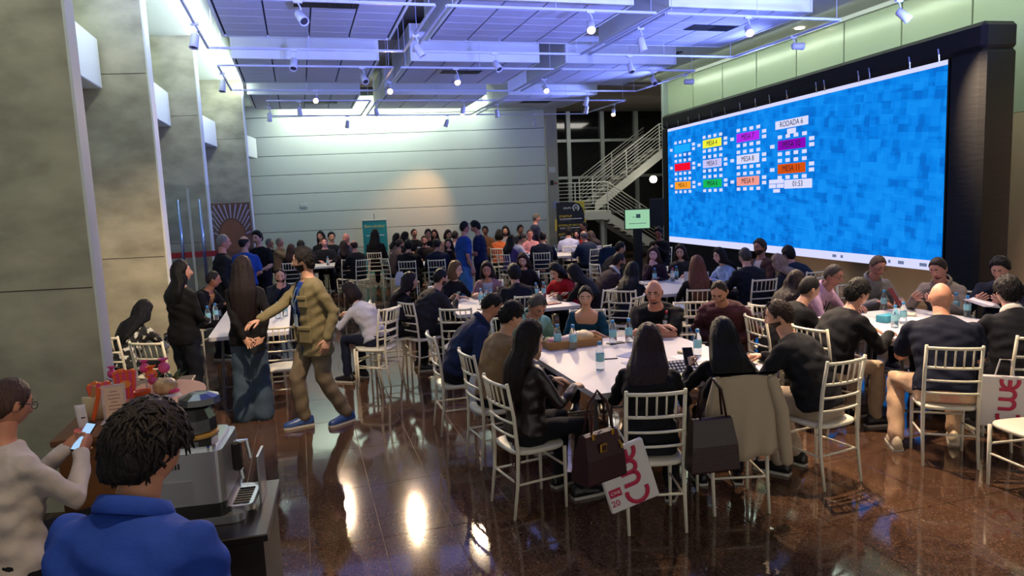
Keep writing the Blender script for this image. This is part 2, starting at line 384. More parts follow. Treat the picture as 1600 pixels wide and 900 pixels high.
# staircase
st = empty('staircase', (9.8, 22.3, 0)); tag(st, 'white steel half-turn staircase with barred railings beyond the back wall', 'staircase')
M_ST = mat('stair_paint', 'c2c4b8', .5); M_RAIL = mat('rail_paint', 'cdcfc6', .35, metal=.2)
MB().cbox((-1.15, .6, 1.50), (2.5, 2.4, .30), .01).build('landing', M_ST, st)
def flight(x0, z0, x1, z1, y, name):
    n = 10
    for sy in (-.55, .55):
        p0, p1 = Vector((x0, y + sy, z0)), Vector((x1, y + sy, z1))
        m = MB(); m.add([p0 + Vector((0, a, b)) for a in (-.03, .03) for b in (-.16, .16)] + [p1 + Vector((0, a, b)) for a in (-.03, .03) for b in (-.16, .16)],
                        [(0, 1, 3, 2), (4, 6, 7, 5), (0, 4, 5, 1), (2, 3, 7, 6), (1, 5, 7, 3), (0, 2, 6, 4)]); m.build('stringer', M_ST, st)
    for i in range(n):
        t = (i + .5) / n; MB().box((x0 + (x1 - x0) * t, y, z0 + (z1 - z0) * t + .06), (abs(x1 - x0) / n + .02, 1.08, .04)).build('tread', mat('tread', '6b675f', .7), st)
def railing(pts, y, n=8, h=.95):
    for k in range(n):
        z = .14 + (h - .14) * k / (n - 1); m = MB(); m.tube([(x, y, zz + z) for x, zz in pts], .022 if k == n - 1 else .013, 6); m.build('rail_bar', M_RAIL, st, True)
    for i in range(len(pts) - 1):
        (xa, za), (xb, zb) = pts[i], pts[i + 1]
        for t in (0, .5):
            x = xa + (xb - xa) * t; z = za + (zb - za) * t; MB().box((x, y, z + h / 2), (.035, .035, h)).build('rail_post', M_RAIL, st)
flight(.05, 1.42, 2.3, .02, 0, 'a'); flight(.1, 1.75, 2.9, 3.65, 1.25, 'b')
railing([(-2.3, 1.62), (0, 1.62), (2.3, .12)], -.6); railing([(.0, 1.85), (2.6, 3.6), (3.6, 3.7)], .65); railing([(.0, 1.85), (2.6, 3.6)], 1.85)
MB().box((3.3, 1.25, 3.62), (1.0, 1.3, .2)).build('upper_landing', M_ST, st)
for x in (-2.2, -.1): MB().box((x, -.3, .68), (.12, .12, 1.36)).build('support_post', M_ST, st)
for (x, z, r) in ((2.15, 2.62, .13), (2.6, 2.45, .08)):
    l = MB().ell((9.8 + x, 22.6, z), (r, r, r)).build('globe_lamp', emis('globe', 'fff4e0', 5.), None, True)
    tag(l, 'small round glowing lamp under the upper stair flight' if r < .1 else 'large round glowing lamp under the upper stair flight', 'lamp')
# glass screen with door handles between two fins
gs = empty('glass_door_screen', (-1.66, 12.3, 0)); tag(gs, 'frameless glass entrance screen with red stripe and two long steel handles', 'glass door')
for x0, x1 in ((-.36, .02), (.03, .40)): MB().cbox(((x0 + x1) / 2, 0, 1.3), (x1 - x0, .012, 2.5), .003).build('glass_leaf', M_GLASS, gs)
for x0, x1 in ((-.36, .02), (.03, .40)): MB().box(((x0 + x1) / 2, -.008, 1.46), (x1 - x0, .003, .09)).build('red_stripe', mat('red_film', '8c1a24', .5), gs)
MB().box((.025, 0, 1.25), (.035, .03, 2.5)).build('door_edge', M_ALU, gs)
for x in (-.12, .19):
    h = MB(); h.tube([(x, -.06, 1.0), (x, -.06, 2.33)], .022, 10); h.build('pull_handle', mat('handle_steel', '9fb4d8', .2, metal=.9), gs, True)
    MB().tube([(x, -.06, 1.3), (x, 0, 1.3)], .012, 6).build('handle_mount', M_CHROME, gs); MB().tube([(x, -.06, 2.1), (x, 0, 2.1)], .012, 6).build('handle_mount', M_CHROME, gs)
# sun mural
sm = empty('sun_mural', (-1.42, 16.98, 1.68)); sm.rotation_euler = (0, 0, -TH); tag(sm, 'brown mural poster with a large sun disc and radiating silver rays', 'poster')
MB().cbox((0, 0, 0), (.84, .03, 1.26), .004).build('board', mat('mural_brown', '6e4c3c', .6, var=.1), sm)
m = MB(); m.add([(.0 + .27 * math.cos(a), -.018, -.1 + .36 * math.sin(a)) for a in [2 * math.pi * i / 28 for i in range(28)]], [tuple(range(28))]); m.build('sun_disc', mat('sun_copper', '8a5a40', .5), sm)
for i in range(15):
    a = math.pi * (i + .5) / 15; c0, s0 = math.cos(a), math.sin(a); w0 = .012
    p = [Vector((.30 * c0, -.019, -.1 + .40 * s0)), Vector((min(.4, max(-.4, .62 * c0)), -.019, min(.6, -.1 + .85 * s0)))]
    sd = Vector((-s0, 0, c0)) * w0
    MB().quad(p[0] - sd, p[0] + sd, p[1] + sd * 1.4, p[1] - sd * 1.4).build('sun_ray', mat('sun_ray', 'a9a5bd', .35), sm)
# ------------------------------------------------------------------ track lighting
M_TRK = mat('track_white', 'b9bccc', .4)
M_HEAD = mat('spot_white', 'c8c9d2', .4)
LX = [(-1.05, 1.75), (1.9, 4.68), (4.84, 7.6)]; LY = [(5.0, 7.4), (8.7, 11.3), (12.6, 15.1), (16.5, 19.15)]
ZT = 4.45
for ri, (y0, y1) in enumerate(LY):
    if ri == 0: continue
    for ci, (x0, x1) in enumerate(LX):
        if ri == 3 and ci == 2: x1 = 8.0
        if ri == 3 and ci == 0: x0 = -.45
        t = empty('light_track', ((x0 + x1) / 2, (y0 + y1) / 2, ZT)); tag(t, 'white light track loop %s, %s' % (ROWN[ri], COLN[ci]), 'track', 'suspended lighting tracks')
        wx, wy = (x1 - x0) / 2, (y1 - y0) / 2
        for c, d in (((0, -wy, 0), (2 * wx, .03, .03)), ((0, wy, 0), (2 * wx, .03, .03)), ((-wx, 0, 0), (.03, 2 * wy - .03, .03)), ((wx, 0, 0), (.03, 2 * wy - .03, .03))):
            MB().box(c, d).build('rail', M_TRK, t)
        for sx in (-1, 0, 1):
            for sy in (-1, 1): MB().tube([(sx * wx * .95, sy * wy, 0), (sx * wx * .95, sy * wy, 1.15)], .004, 5).build('hanging_rod', M_TRK, t)
MB_h = MB(); MB_h.lathe([(.028, -.02), (.05, 0), (.052, .10), (.058, .17), (.054, .175), (.045, .15)], n=14)
hm = MB_h.mesh('spot_can', M_HEAD, True)
lm0 = MB().lathe([(.004, .156), (.044, .156), (.044, .16), (.004, .16)], n=14).mesh('spot_lens', mat('spot_lens_off', '3a3a40', .3))
lm1 = MB().lathe([(.004, .156), (.046, .156), (.046, .176), (.004, .176)], n=14).mesh('spot_lens', emis('spot_lens_on', 'ffc07a', 14.))
am = MB().tube([(0, 0, .12), (.03, 0, .06), (0, 0, -.01)], .008, 6).box((0, 0, .135), (.10, .04, .035)).mesh('spot_bracket', M_HEAD)
WARM = (1, .74, .46)
# x, y, target x, y, z, lit power, label
SP = [(.18, 8.7, 1.9, 5.2, .8, 0, 'white spotlight nearest the camera, above the standing man'),
 (.12, 11.3, -.4, 9.3, .8, 0, 'white spotlight aimed at the left table'),
 (1.23, 12.6, 2.3, 9.2, .8, 0, 'white spotlight second row over the aisle'),
 (1.76, 10.2, 3.6, 9.4, .8, 0, 'white spotlight on the rail end over the centre gap'),
 (.52, 15.1, .2, 9.0, 1.2, 500, 'glowing warm spotlight over the left rear'),
 (1.85, 14.0, 1.5, 5.5, .8, 620, 'glowing warm spotlight over the centre gap'),
 (1.9, 16.9, 2.8, 20.4, 1.9, 0, 'grey spotlight facing the back wall in the centre gap'),
 (1.41, 19.15, 1.2, 20.5, 2.5, 0, 'grey spotlight on the rear rail above the teal banner'),
 (.2, 16.5, .5, 18, .8, 240, 'pinkish spotlight beside the rear left vent'),
 (-.45, 17.5, -.6, 18.5, 1.2, 0, 'grey spotlight in front of the rear left corner'),
 (-1.05, 9.86, -1.6, 9.0, 1.0, 0, 'white spotlight beside the second concrete fin'),
 (-1.05, 13.25, -1.4, 12.5, 1.0, 0, 'white spotlight beside the fourth concrete fin'),
 (2.85, 12.6, 2.7, 9.2, .8, 300, 'white spotlight with lit lens under the middle vent'),
 (4.03, 19.15, 2.9, 20.7, 1.0, 170, 'grey spotlight on the rear rail at the middle of the back wall'),
 (3.2, 11.3, 4.4, 8.5, .8, 0, 'white spotlight right of the middle vent'),
 (3.87, 16.5, 3.0, 16.4, .8, 260, 'small blue-tinted spotlight in the third row middle'),
 (4.84, 17.1, 5.2, 17.9, .8, 200, 'pinkish spotlight third row, right half'),
 (6.5, 19.15, 6.7, 20, 2.5, 0, 'grey spotlight above the wall end pier'),
 (4.84, 13.6, 4.8, 9.3, .8, 420, 'white spotlight with lit lens in the right gap'),
 (3.75, 8.7, 2.6, 5.3, .75, 170, 'grey spotlight front row right of the centre'),
 (4.84, 9.46, 5.6, 9.2, .8, 0, 'grey spotlight on the right gap rail'),
 (5.57, 11.3, 5.5, 9.2, .8, 0, 'grey spotlight in the right second row'),
 (6.68, 12.6, 6.4, 9.2, .8, 0, 'white spotlight beside the right wall vents'),
 (7.6, 12.98, 9.6, 12.5, 4.3, 0, 'blue-tinted spotlight next to the screen top'),
 (6.07, 8.7, 3.8, 3.4, 0, 900, 'bright glowing warm spotlight at top right'),
 (7.6, 9.72, 9.6, 9.5, 4.3, 0, 'blue-tinted spotlight over the screen middle'),
 (7.6, 7.67, 10.1, 6.6, 1.9, 650, 'blue-tinted spotlight near the screen right end'),
 (6.38, 15.1, 5.9, 16.4, .8, 260, 'blue-tinted spotlight over the back right table'),
 (6.96, 16.5, 6.6, 17.8, .8, 130, 'white spotlight with lit lens in front of the stairs'),
 (8.0, 17.2, 6.5, 15.0, 1.0, 300, 'glowing orange spotlight before the stair glazing'),
 # over the seating nearer the entrance
 (0.3, 5.0, -1.2, 8.2, .6, 520, 'warm spotlight over the entrance aisle'),
 (4.0, 5.0, 4.6, 4.2, .4, 620, 'warm spotlight over the front tables'),
 (6.6, 6.0, 5.6, 5.4, .75, 260, 'warm spotlight over the right table'),
 (0.3, 2.0, -.5, 2.6, .9, 160, 'warm spotlight over the coffee machine')]
for (x, y, tx, ty, tz, pw, lab) in SP:
    z = ZT - .15
    t = empty('track_spotlight', (x, y, z)); tag(t, lab, 'spotlight', 'track spotlights')
    d = (Vector((tx, ty, tz)) - Vector((x, y, z))).normalized()
    q = d.to_track_quat('Z', 'Y')
    link('bracket', am, t)
    c = link('lamp_can', hm, t); c.rotation_mode = 'QUATERNION'; c.rotation_quaternion = q
    l = link('lens', lm1 if pw else lm0, c)
    if pw:
        p = Vector((x, y, z)) + d * .2
        spot('spot_beam', p, (tx, ty, tz), pw, WARM if 'middle of the back wall' not in lab else (1, .5, .2), 62, .8, .03)
for (ya, yb) in ((5.0, 5.0),):
    t = empty('light_track', (3.0, 5.0, ZT)); tag(t, 'white straight lighting track above the front tables', 'track', 'suspended lighting tracks')
    MB().box((0, 0, 0), (9.0, .03, .03)).build('rail', M_TRK, t)
    for sx in (-4, 0, 4): MB().tube([(sx, 0, 0), (sx, 0, 1.15)], .004, 5).build('hanging_rod', M_TRK, t)
# light line of the left cove
cv = MB()
for (a, b) in zip(edge[1:], edge[2:]): pass

# ------------------------------------------------------------------ LED screen
LA, LB = Vector((9.64, 17.39, 0)), Vector((8.93, 8.13, 0)); LWD = (LB - LA).length; ld = (LB - LA).normalized(); ln = Vector((ld.y, -ld.x, 0))
if ln.x > 0: ln = -ln
Z0, Z1 = .80, 3.81
led = empty('led_screen', LA); tag(led, 'huge blue LED wall showing a table seating plan, wrapped in black cloth', 'screen')
LM = Matrix(((ld.x, 0, ln.x, 0), (ld.y, 0, ln.y, 0), (0, 1, 0, 0), (0, 0, 0, 1)))   # local u -> ld, v -> up, w -> towards the hall
def lbox(name, u0, u1, v0, v1, w0, w1, material, parent=None, bev=.01):
    o = MB().cbox(((u0 + u1) / 2, (v0 + v1) / 2, (w0 + w1) / 2), (u1 - u0, v1 - v0, w1 - w0), bev).build(name, material, parent or led)
    if parent is None: o.matrix_local = LM
    return o
M_DRAPE = mat('black_drape', '0a0a10', .75, bump=.2, scale=5, bdist=.03, stretch=(1, 4, 1))
lbox('cloth_top', -.32, LWD + .62, Z1 + .02, 4.20, -.55, .02, M_DRAPE, bev=.06)
lbox('cloth_side', LWD + .03, LWD + .62, 0.0, Z1 + .05, -.55, .02, M_DRAPE, bev=.06)
lbox('cloth_side', -.32, -.03, 0.0, Z1 + .05, -.55, .02, M_DRAPE, bev=.04)
lbox('cloth_skirt', -.05, 3.6, 0.0, Z0 - .02, -.5, -.1, M_DRAPE, bev=.03)
lbox('screen_body', -.02, LWD + .02, Z0, Z1, -.2, -.012, M_BLACK)
def led_mat():
    m = bpy.data.materials.new('led_picture'); m.use_nodes = True; nt = m.node_tree; nt.nodes.remove(nt.nodes['Principled BSDF'])
    tc = nt.nodes.new('ShaderNodeTexCoord'); mp = nt.nodes.new('ShaderNodeMapping'); mp.inputs['Rotation'].default_value = (0, 0, .10)
    nt.links.new(tc.outputs['Object'], mp.inputs[0])
    def mth(op, x, y):
        n = nt.nodes.new('ShaderNodeMath'); n.operation = op
        for i, q in enumerate((x, y)):
            if isinstance(q, (int, float)): n.inputs[i].default_value = q
            else: nt.links.new(q, n.inputs[i])
        return n.outputs[0]
    sep = nt.nodes.new('ShaderNodeSeparateXYZ'); nt.links.new(mp.outputs[0], sep.inputs[0])
    def cells(w_, h_, sd):
        row = mth('FLOOR', mth('DIVIDE', sep.outputs[1], h_), 0)
        wr = nt.nodes.new('ShaderNodeTexWhiteNoise'); wr.noise_dimensions = '1D'; nt.links.new(mth('ADD', row, sd), wr.inputs['W'])
        cx = mth('FLOOR', mth('ADD', mth('DIVIDE', sep.outputs[0], w_), mth('MULTIPLY', wr.outputs[0], 7.)), 0)
        cv = nt.nodes.new('ShaderNodeCombineXYZ'); nt.links.new(cx, cv.inputs[0]); nt.links.new(row, cv.inputs[1]); cv.inputs[2].default_value = sd
        wn = nt.nodes.new('ShaderNodeTexWhiteNoise'); wn.noise_dimensions = '3D'; nt.links.new(cv.outputs[0], wn.inputs['Vector']); return wn.outputs[0]
    a = cells(.21, .12, 1.3); b = cells(.13, .19, 5.1); c = cells(.33, .085, 9.7)
    ns = nt.nodes.new('ShaderNodeTexNoise'); ns.inputs['Scale'].default_value = .9; ns.inputs['Detail'].default_value = 3; nt.links.new(mp.outputs[0], ns.inputs['Vector'])
    s = mth('ADD', mth('MULTIPLY', a, .25), mth('ADD', mth('MULTIPLY', b, .22), mth('ADD', mth('MULTIPLY', c, .15), mth('MULTIPLY', ns.outputs[0], .45))))
    r = nt.nodes.new('ShaderNodeValToRGB'); r.color_ramp.interpolation = 'LINEAR'; e = r.color_ramp.elements
    e[0].position = .34; e[0].color = (*lin('096acb'), 1); e[1].position = .70; e[1].color = (*lin('148ef0'), 1); e.new(.48).color = (*lin('0a7fe4'), 1)
    nt.links.new(s, r.inputs[0]); em = nt.nodes.new('ShaderNodeEmission'); em.inputs[1].default_value = LED_E
    nt.links.new(r.outputs[0], em.inputs[0]); nt.links.new(em.outputs[0], nt.nodes['Material Output'].inputs[0]); return m
LED_E = .62
pic = lbox('picture', 0, LWD, Z0 + .15, Z1 - .07, -.012, -.004, led_mat(), bev=.001)
lbox('browser_strip', 0, LWD, Z1 - .07, Z1, -.012, -.003, emis('led_white', 'd5d8ff', .62), bev=.001)
task = lbox('task_bar', 0, LWD, Z0, Z0 + .15, -.012, -.003, emis('led_white', 'd5d8ff', .62), bev=.001)
ic = MB()
for u, w_ in ((6.9, .1), (7.1, .06), (8.05, .05), (8.25, .05), (8.5, .12), (8.95, .14)): ic.box((u, Z0 + .075, .0), (w_, .05, .004))
ic.build('task_icons', emis('led_icon', '7a88b0', .45), task)
def lm_at(u, v, w=.004): return LM @ Matrix.Translation((u, v, w))
LWH = emis('led_box', 'd8daff', .62); LTX = mat('led_print', '30343f', .6)
BOX = [('19a8ff', '', 0, 0), ('f0102e', '', 0, 1), ('ffa028', 'MESA 3', 0, 2), ('f0f03c', 'MESA 4', 1, 0), ('c6c2f4', 'MESA 5', 1, 1), ('18b45a', 'MESA 6', 1, 2),
       ('b428e8', 'MESA 7', 2, 0), ('d8daff', 'MESA 8', 2, 1), ('f09a90', 'MESA 9', 2, 2), ('8a0ab4', 'MESA 10', 3, .62), ('d2500f', 'MESA 11', 3, 1.6)]
for (cc, tx, ci, rj) in BOX:
    u = .86 + 1.575 * ci; v = 3.24 - .47 * rj
    bx_ = lbox('plan_table', u - .45, u + .45, v - .095, v + .095, -.004, .001, emis('led_' + cc, cc, .62), bev=.0005)
    if tx: lettering(tx, .16, LTX, led, lm_at(u, v, .002), 'plan_lettering')
    for k in range(4):
        for sv in (-1, 1): lbox('plan_seat', u - .45 + .265 * k, u - .45 + .265 * k + .14, v + sv * .165 - .035, v + sv * .165 + .035, -.004, .001, LWH, bev=.0005)
    lbox('plan_seat', u - .72, u - .57, v - .035, v + .035, -.004, .001, LWH, bev=.0005)
    for dv_ in (.055, -.055): lbox('plan_seat', u + .56, u + .71, v + dv_ - .035, v + dv_ + .035, -.004, .001, LWH, bev=.0005)
for (u0, u1, v0, v1, tx, sz) in ((5.05, 6.11, 3.27, 3.43, 'RODADA 6', .15), (5.45, 5.73, 3.15, 3.25, '', 0), (5.36, 6.24, 2.10, 2.27, '01:53', .15), (4.83, 5.34, 2.21, 2.29, '', 0), (4.83, 5.07, 2.12, 2.20, '', 0), (5.10, 5.34, 2.12, 2.20, '', 0), (4.98, 5.21, 2.03, 2.10, '', 0)):
    lbox('plan_box', u0, u1, v0, v1, -.004, .001, LWH, bev=.0005)
    if tx: lettering(tx, sz, LTX, led, lm_at((u0 + u1) / 2, (v0 + v1) / 2, .002), 'plan_lettering')
for u in (.05, .71, 1.29, 1.87, 2.5, 3.1, 3.75, 4.36, 4.88, 5.47, 6.37, 6.6, 7.48, 7.74, 8.6, 9.15):
    o = MB().tube([(u, 3.80, .01), (u + .02, 3.9, .035), (u, 3.98, .03)], .012, 6).build('clip', M_CHROME, led); o.matrix_local = LM

# ------------------------------------------------------------------ screen stand, loudspeaker, banners
tv = empty('display_stand', (7.5, 15.0, 0)); tag(tv, 'pale green slide on a flat monitor atop a black floor stand', 'monitor')
tv.rotation_euler = (0, 0, -.3)
MB().cbox((0, 0, 1.55), (.60, .05, .48), .01).build('monitor_body', M_BLACK, tv)
MB().box((0, -.027, 1.55), (.56, .004, .43)).build('display', emis('tv_green', 'a4dcb4', .5), tv)
for (x, z, w_, h_) in ((.02, 1.62, .1, .09), (-.08, 1.60, .08, .01), (.0, 1.45, .4, .012)): MB().box((x, -.03, z), (w_, .002, h_)).build('slide_mark', mat('slide_mark', '5f8a78', .6), tv)
MB().cbox((0, .0, .66), (.2, .06, 1.3), .01).build('stand_column', M_BLACK, tv); MB().cbox((0, 0, .02), (.6, .45, .04), .01).build('stand_base', M_BLACK, tv)
sk = empty('speaker_stand', (8.27, 15.5, 0)); tag(sk, 'black tripod stand under the loudspeaker beside the monitor', 'speaker stand')
MB().tube([(0, 0, .25), (0, 0, 1.34)], .018, 8).build('pole', M_BLACK, sk)
for a in (.4, 2.5, 4.6): MB().tube([(0, 0, .75), (.42 * math.cos(a), .42 * math.sin(a), .015)], .012, 6).build('leg', M_BLACK, sk)
sp = empty('loudspeaker', (8.27, 15.5, 1.34)); sp.rotation_euler = (0, 0, -.45); tag(sp, 'black portable loudspeaker raised on a stand left of the big screen', 'loudspeaker')
m = MB(); m.prism([(-.17, -.15), (.17, -.15), (.12, .17), (-.12, .17)], 0, .66); m.build('cabinet', mat('speaker_black', '14151d', .55), sp)
MB().cbox((0, -.155, .33), (.30, .012, .60), .005).build('grille', mat('speaker_grille', '0d0e15', .7, bump=.4, scale=200), sp)
MB().tube([(.15, -.05, .3), (.2, -.05, .33), (.2, -.05, .42), (.15, -.05, .45)], .01, 6).build('handle', M_BLACK, sp)
tb = empty('welcome_banner', (2.06, 20.55, 0)); tb.rotation_euler = (0, 0, -TH); tag(tb, 'teal roll-up banner with yellow welcome lettering against the back wall', 'banner')
M_TEAL = mat('banner_teal', '1f8f98', .5, var=.12, vscale=1.5)
MB().cbox((0, 0, .95), (.68, .012, 1.5), .003).build('print', M_TEAL, tb); MB().cbox((0, 0, 1.71), (.70, .03, .03), .005).build('top_bar', M_ALU, tb)
MB().cbox((0, 0, .12), (.72, .16, .1), .01).build('cassette', M_ALU, tb); MB().tube([(0, .03, .1), (0, .03, 1.9)], .008, 6).build('pole', M_BLACK, tb)
RX = Matrix.Rotation(math.pi / 2, 4, 'X')
lettering('Bem-vindos!', .115, mat('letter_yellow', 'd8d870', .6), tb, Matrix.Translation((0, -.01, 1.54)) @ RX)
for x_, w_ in ((-.17, .16), (.16, .2)): MB().box((x_, -.008, 1.28), (w_, .003, .022)).build('print_line', mat('letter_white', 'e4e6e8', .6), tb)
bb = empty('black_banner', (7.3, 18.7, 0)); bb.rotation_euler = (0, 0, -.1); tag(bb, 'black and yellow standing panel with round logo at foot of the stairs', 'banner')
pts = [(-.40, 0), (.40, 0), (.40, 1.62), (.36, 1.80), (.26, 1.93), (.10, 1.98), (-.40, 1.98)]
def plate(pts, y0, y1, name, material, parent):
    n = len(pts); m = MB(); m.add([(x, y0, z) for x, z in pts] + [(x, y1, z) for x, z in pts], [tuple(range(n)), tuple(range(2 * n - 1, n - 1, -1))] + [((i + 1) % n, i, n + i, n + (i + 1) % n) for i in range(n)])
    return m.build(name, material, parent)
plate(pts, 0, .03, 'panel', mat('banner_black', '0a0a12', .5), bb)
M_YEL = mat('banner_yellow', 'c8b42c', .5)
plate([(.1, 1.6), (.42, 1.6), (.42, 2.0), (.1, 2.0)], .031, .04, 'yellow_corner', M_YEL, bb)
for x in (-.425, .425): plate([(x - .02, 1.2), (x + .02, 1.2), (x + .02, 1.52), (x - .02, 1.52)], 0, .03, 'yellow_edge', M_YEL, bb)
MW = mat('letter_white', 'e4e6e8', .6)
m = MB(); R_ = []
for i in range(25):
    a = math.radians(-60 + 300 * i / 24); R_.append((.16 + .085 * math.cos(a), -.004, 1.82 + .085 * math.sin(a)))
m.tube(R_, .012, 6); m.build('logo_ring', MW, bb)
lettering('3D', .09, MW, bb, Matrix.Translation((.17, -.006, 1.82)) @ RX); lettering('GRUPO', .07, MW, bb, Matrix.Translation((-.09, -.006, 1.82)) @ RX)
for tx, z, s_ in (('STARTUP', 1.59, .09), ('SISTEMA DE GESTÃO', 1.34, .075), ('SOFTWARE', 1.09, .085)):
    o = lettering(tx, s_, M_YEL, bb, Matrix.Translation((-.02 if len(tx) > 10 else -.15, -.006, z)) @ RX)
    MB().box((0, -.004, z - .07), (.64, .004, .014)).build('rule', MW, bb); MB().box((-.16, -.004, z - .11), (.3, .004, .012)).build('rule', mat('rule_grey', '5a5a66', .6), bb)
# ------------------------------------------------------------------ people
REQ = []
def smooth01(t): t = np.clip(t, 0, 1); return t * t * (3 - 2 * t)
def head_shape(nu, nv, fem, feat=True):
    th = np.linspace(.06, math.pi - .06, nv)[:, None]; ph = (np.arange(nu) / nu * 2 * math.pi)[None, :]
    dx = np.sin(th) * np.sin(ph); dy = np.sin(th) * np.cos(ph); dz = np.cos(th) * np.ones_like(ph)
    a, b, c = (.071, .093, .113) if fem else (.076, .097, .118)
    x, y, z = a * dx, b * dy, c * dz
    k = np.clip(-z / c, 0, 1)
    x = x * (1 - (.34 if fem else .25) * k ** 1.7)
    y = np.where(y > 0, y * (1 - .10 * k ** 2), y * (1 - .38 * k))
    y = y + np.where(dy > 0, -.010 * smooth01((z - .05) / .06), 0)
    fr = np.clip(dy * 1.6, 0, 1)
    if feat:
        ax = np.abs(x)
        y = y + fr * (.023 * np.exp(-(x / .0115) ** 2) * smooth01((.034 - z) / .055) * smooth01((z + .037) / .013)
             + .007 * np.exp(-((ax - .012) / .007) ** 2 - ((z + .024) / .008) ** 2)
             - .007 * np.exp(-((ax - .031) / .016) ** 2 - ((z - .010) / .010) ** 2)
             + .005 * np.exp(-((ax - .028) / .022) ** 2 - ((z - .031) / .008) ** 2)
             + .006 * np.exp(-(x / .021) ** 2 - ((z + .054) / .010) ** 2) - .004 * np.exp(-(x / .02) ** 2 - ((z + .054) / .003) ** 2)
             + .009 * np.exp(-(x / .022) ** 2 - ((z + .097) / .016) ** 2) + .004 * np.exp(-((ax - .042) / .018) ** 2 - ((z + .018) / .018) ** 2))
    return np.stack([x, y, z], -1), np.stack([dx, dy, dz], -1)
def grid_faces(nu, nv):
    fs = [(i * nu + (j + 1) % nu, i * nu + j, (i + 1) * nu + j, (i + 1) * nu + (j + 1) % nu) for i in range(nv - 1) for j in range(nu)]
    fs.append(tuple(range(nu))[::1]); fs.append(tuple(range(nv * nu - 1, (nv - 1) * nu - 1, -1)))
    return fs
def add_head(mb, R, C, s, fem, lod, beard, moust):
    nu, nv = ((72, 54), (48, 36), (30, 22))[lod]
    p, d = head_shape(nu, nv, fem); fs = grid_faces(nu, nv)
    loc = p.reshape(-1, 3); w = (R @ (loc * s).T).T + C
    k = len(mb.v); mb.v += [tuple(q) for q in w]
    dd = d.reshape(-1, 3)
    for f in fs:
        mb.f.append(tuple(i + k for i in f)); mi = 0
        if len(f) == 4:
            x, y, z = loc[list(f)].mean(0); fy = dd[list(f)].mean(0)[1]
            if fy > .35 and abs(x) < .024 and abs(z + .054) < .0085: mi = 1
            elif fy > .3 and .012 < abs(x) < .048 and abs(z - (.037 - .22 * max(0, abs(x) - .03))) < .0042: mi = 2
            elif beard == 1 and z < -.028 and fy > -.05 and not (abs(x) < .024 and abs(z + .03) < .006): mi = 2
            elif beard == 2 and ((z < -.066 and fy > .2 and abs(x) < .04) or (fy > .4 and abs(x) < .03 and -.047 < z < -.034)): mi = 2
            elif moust and fy > .4 and abs(x) < .032 and -.048 < z < -.034: mi = 2
        mb.m.append(mi)
    Rm = Matrix(R.tolist())
    def at(q): return Vector((R @ (np.array(q) * s) + C).tolist())
    for sx in (-1, 1):
        mb.ell(at((sx * (.071 if fem else .076), -.008, -.002)), (.011 * s, .019 * s, .031 * s), 10, 6, Rm)
        if lod < 2:
            mb.ell(at((sx * .031, .076 if fem else .080, .010)), (.0125 * s, .009 * s, .0048 * s), 10, 6, Rm, 3)
            mb.ell(at((sx * .031, .082 if fem else .0865, .010)), (.0055 * s, .005 * s, .0050 * s), 8, 6, Rm, 4)
        else:
            mb.ell(at((sx * .031, .079, .010)), (.012 * s, .008 * s, .006 * s), 6, 4, Rm, 4)
HAIR_TH = dict(buzz=.004, short=.009, full=.019, shaggy=.024, tied=.008, bob=.024, long=.022, bun=.010, balding=.010)
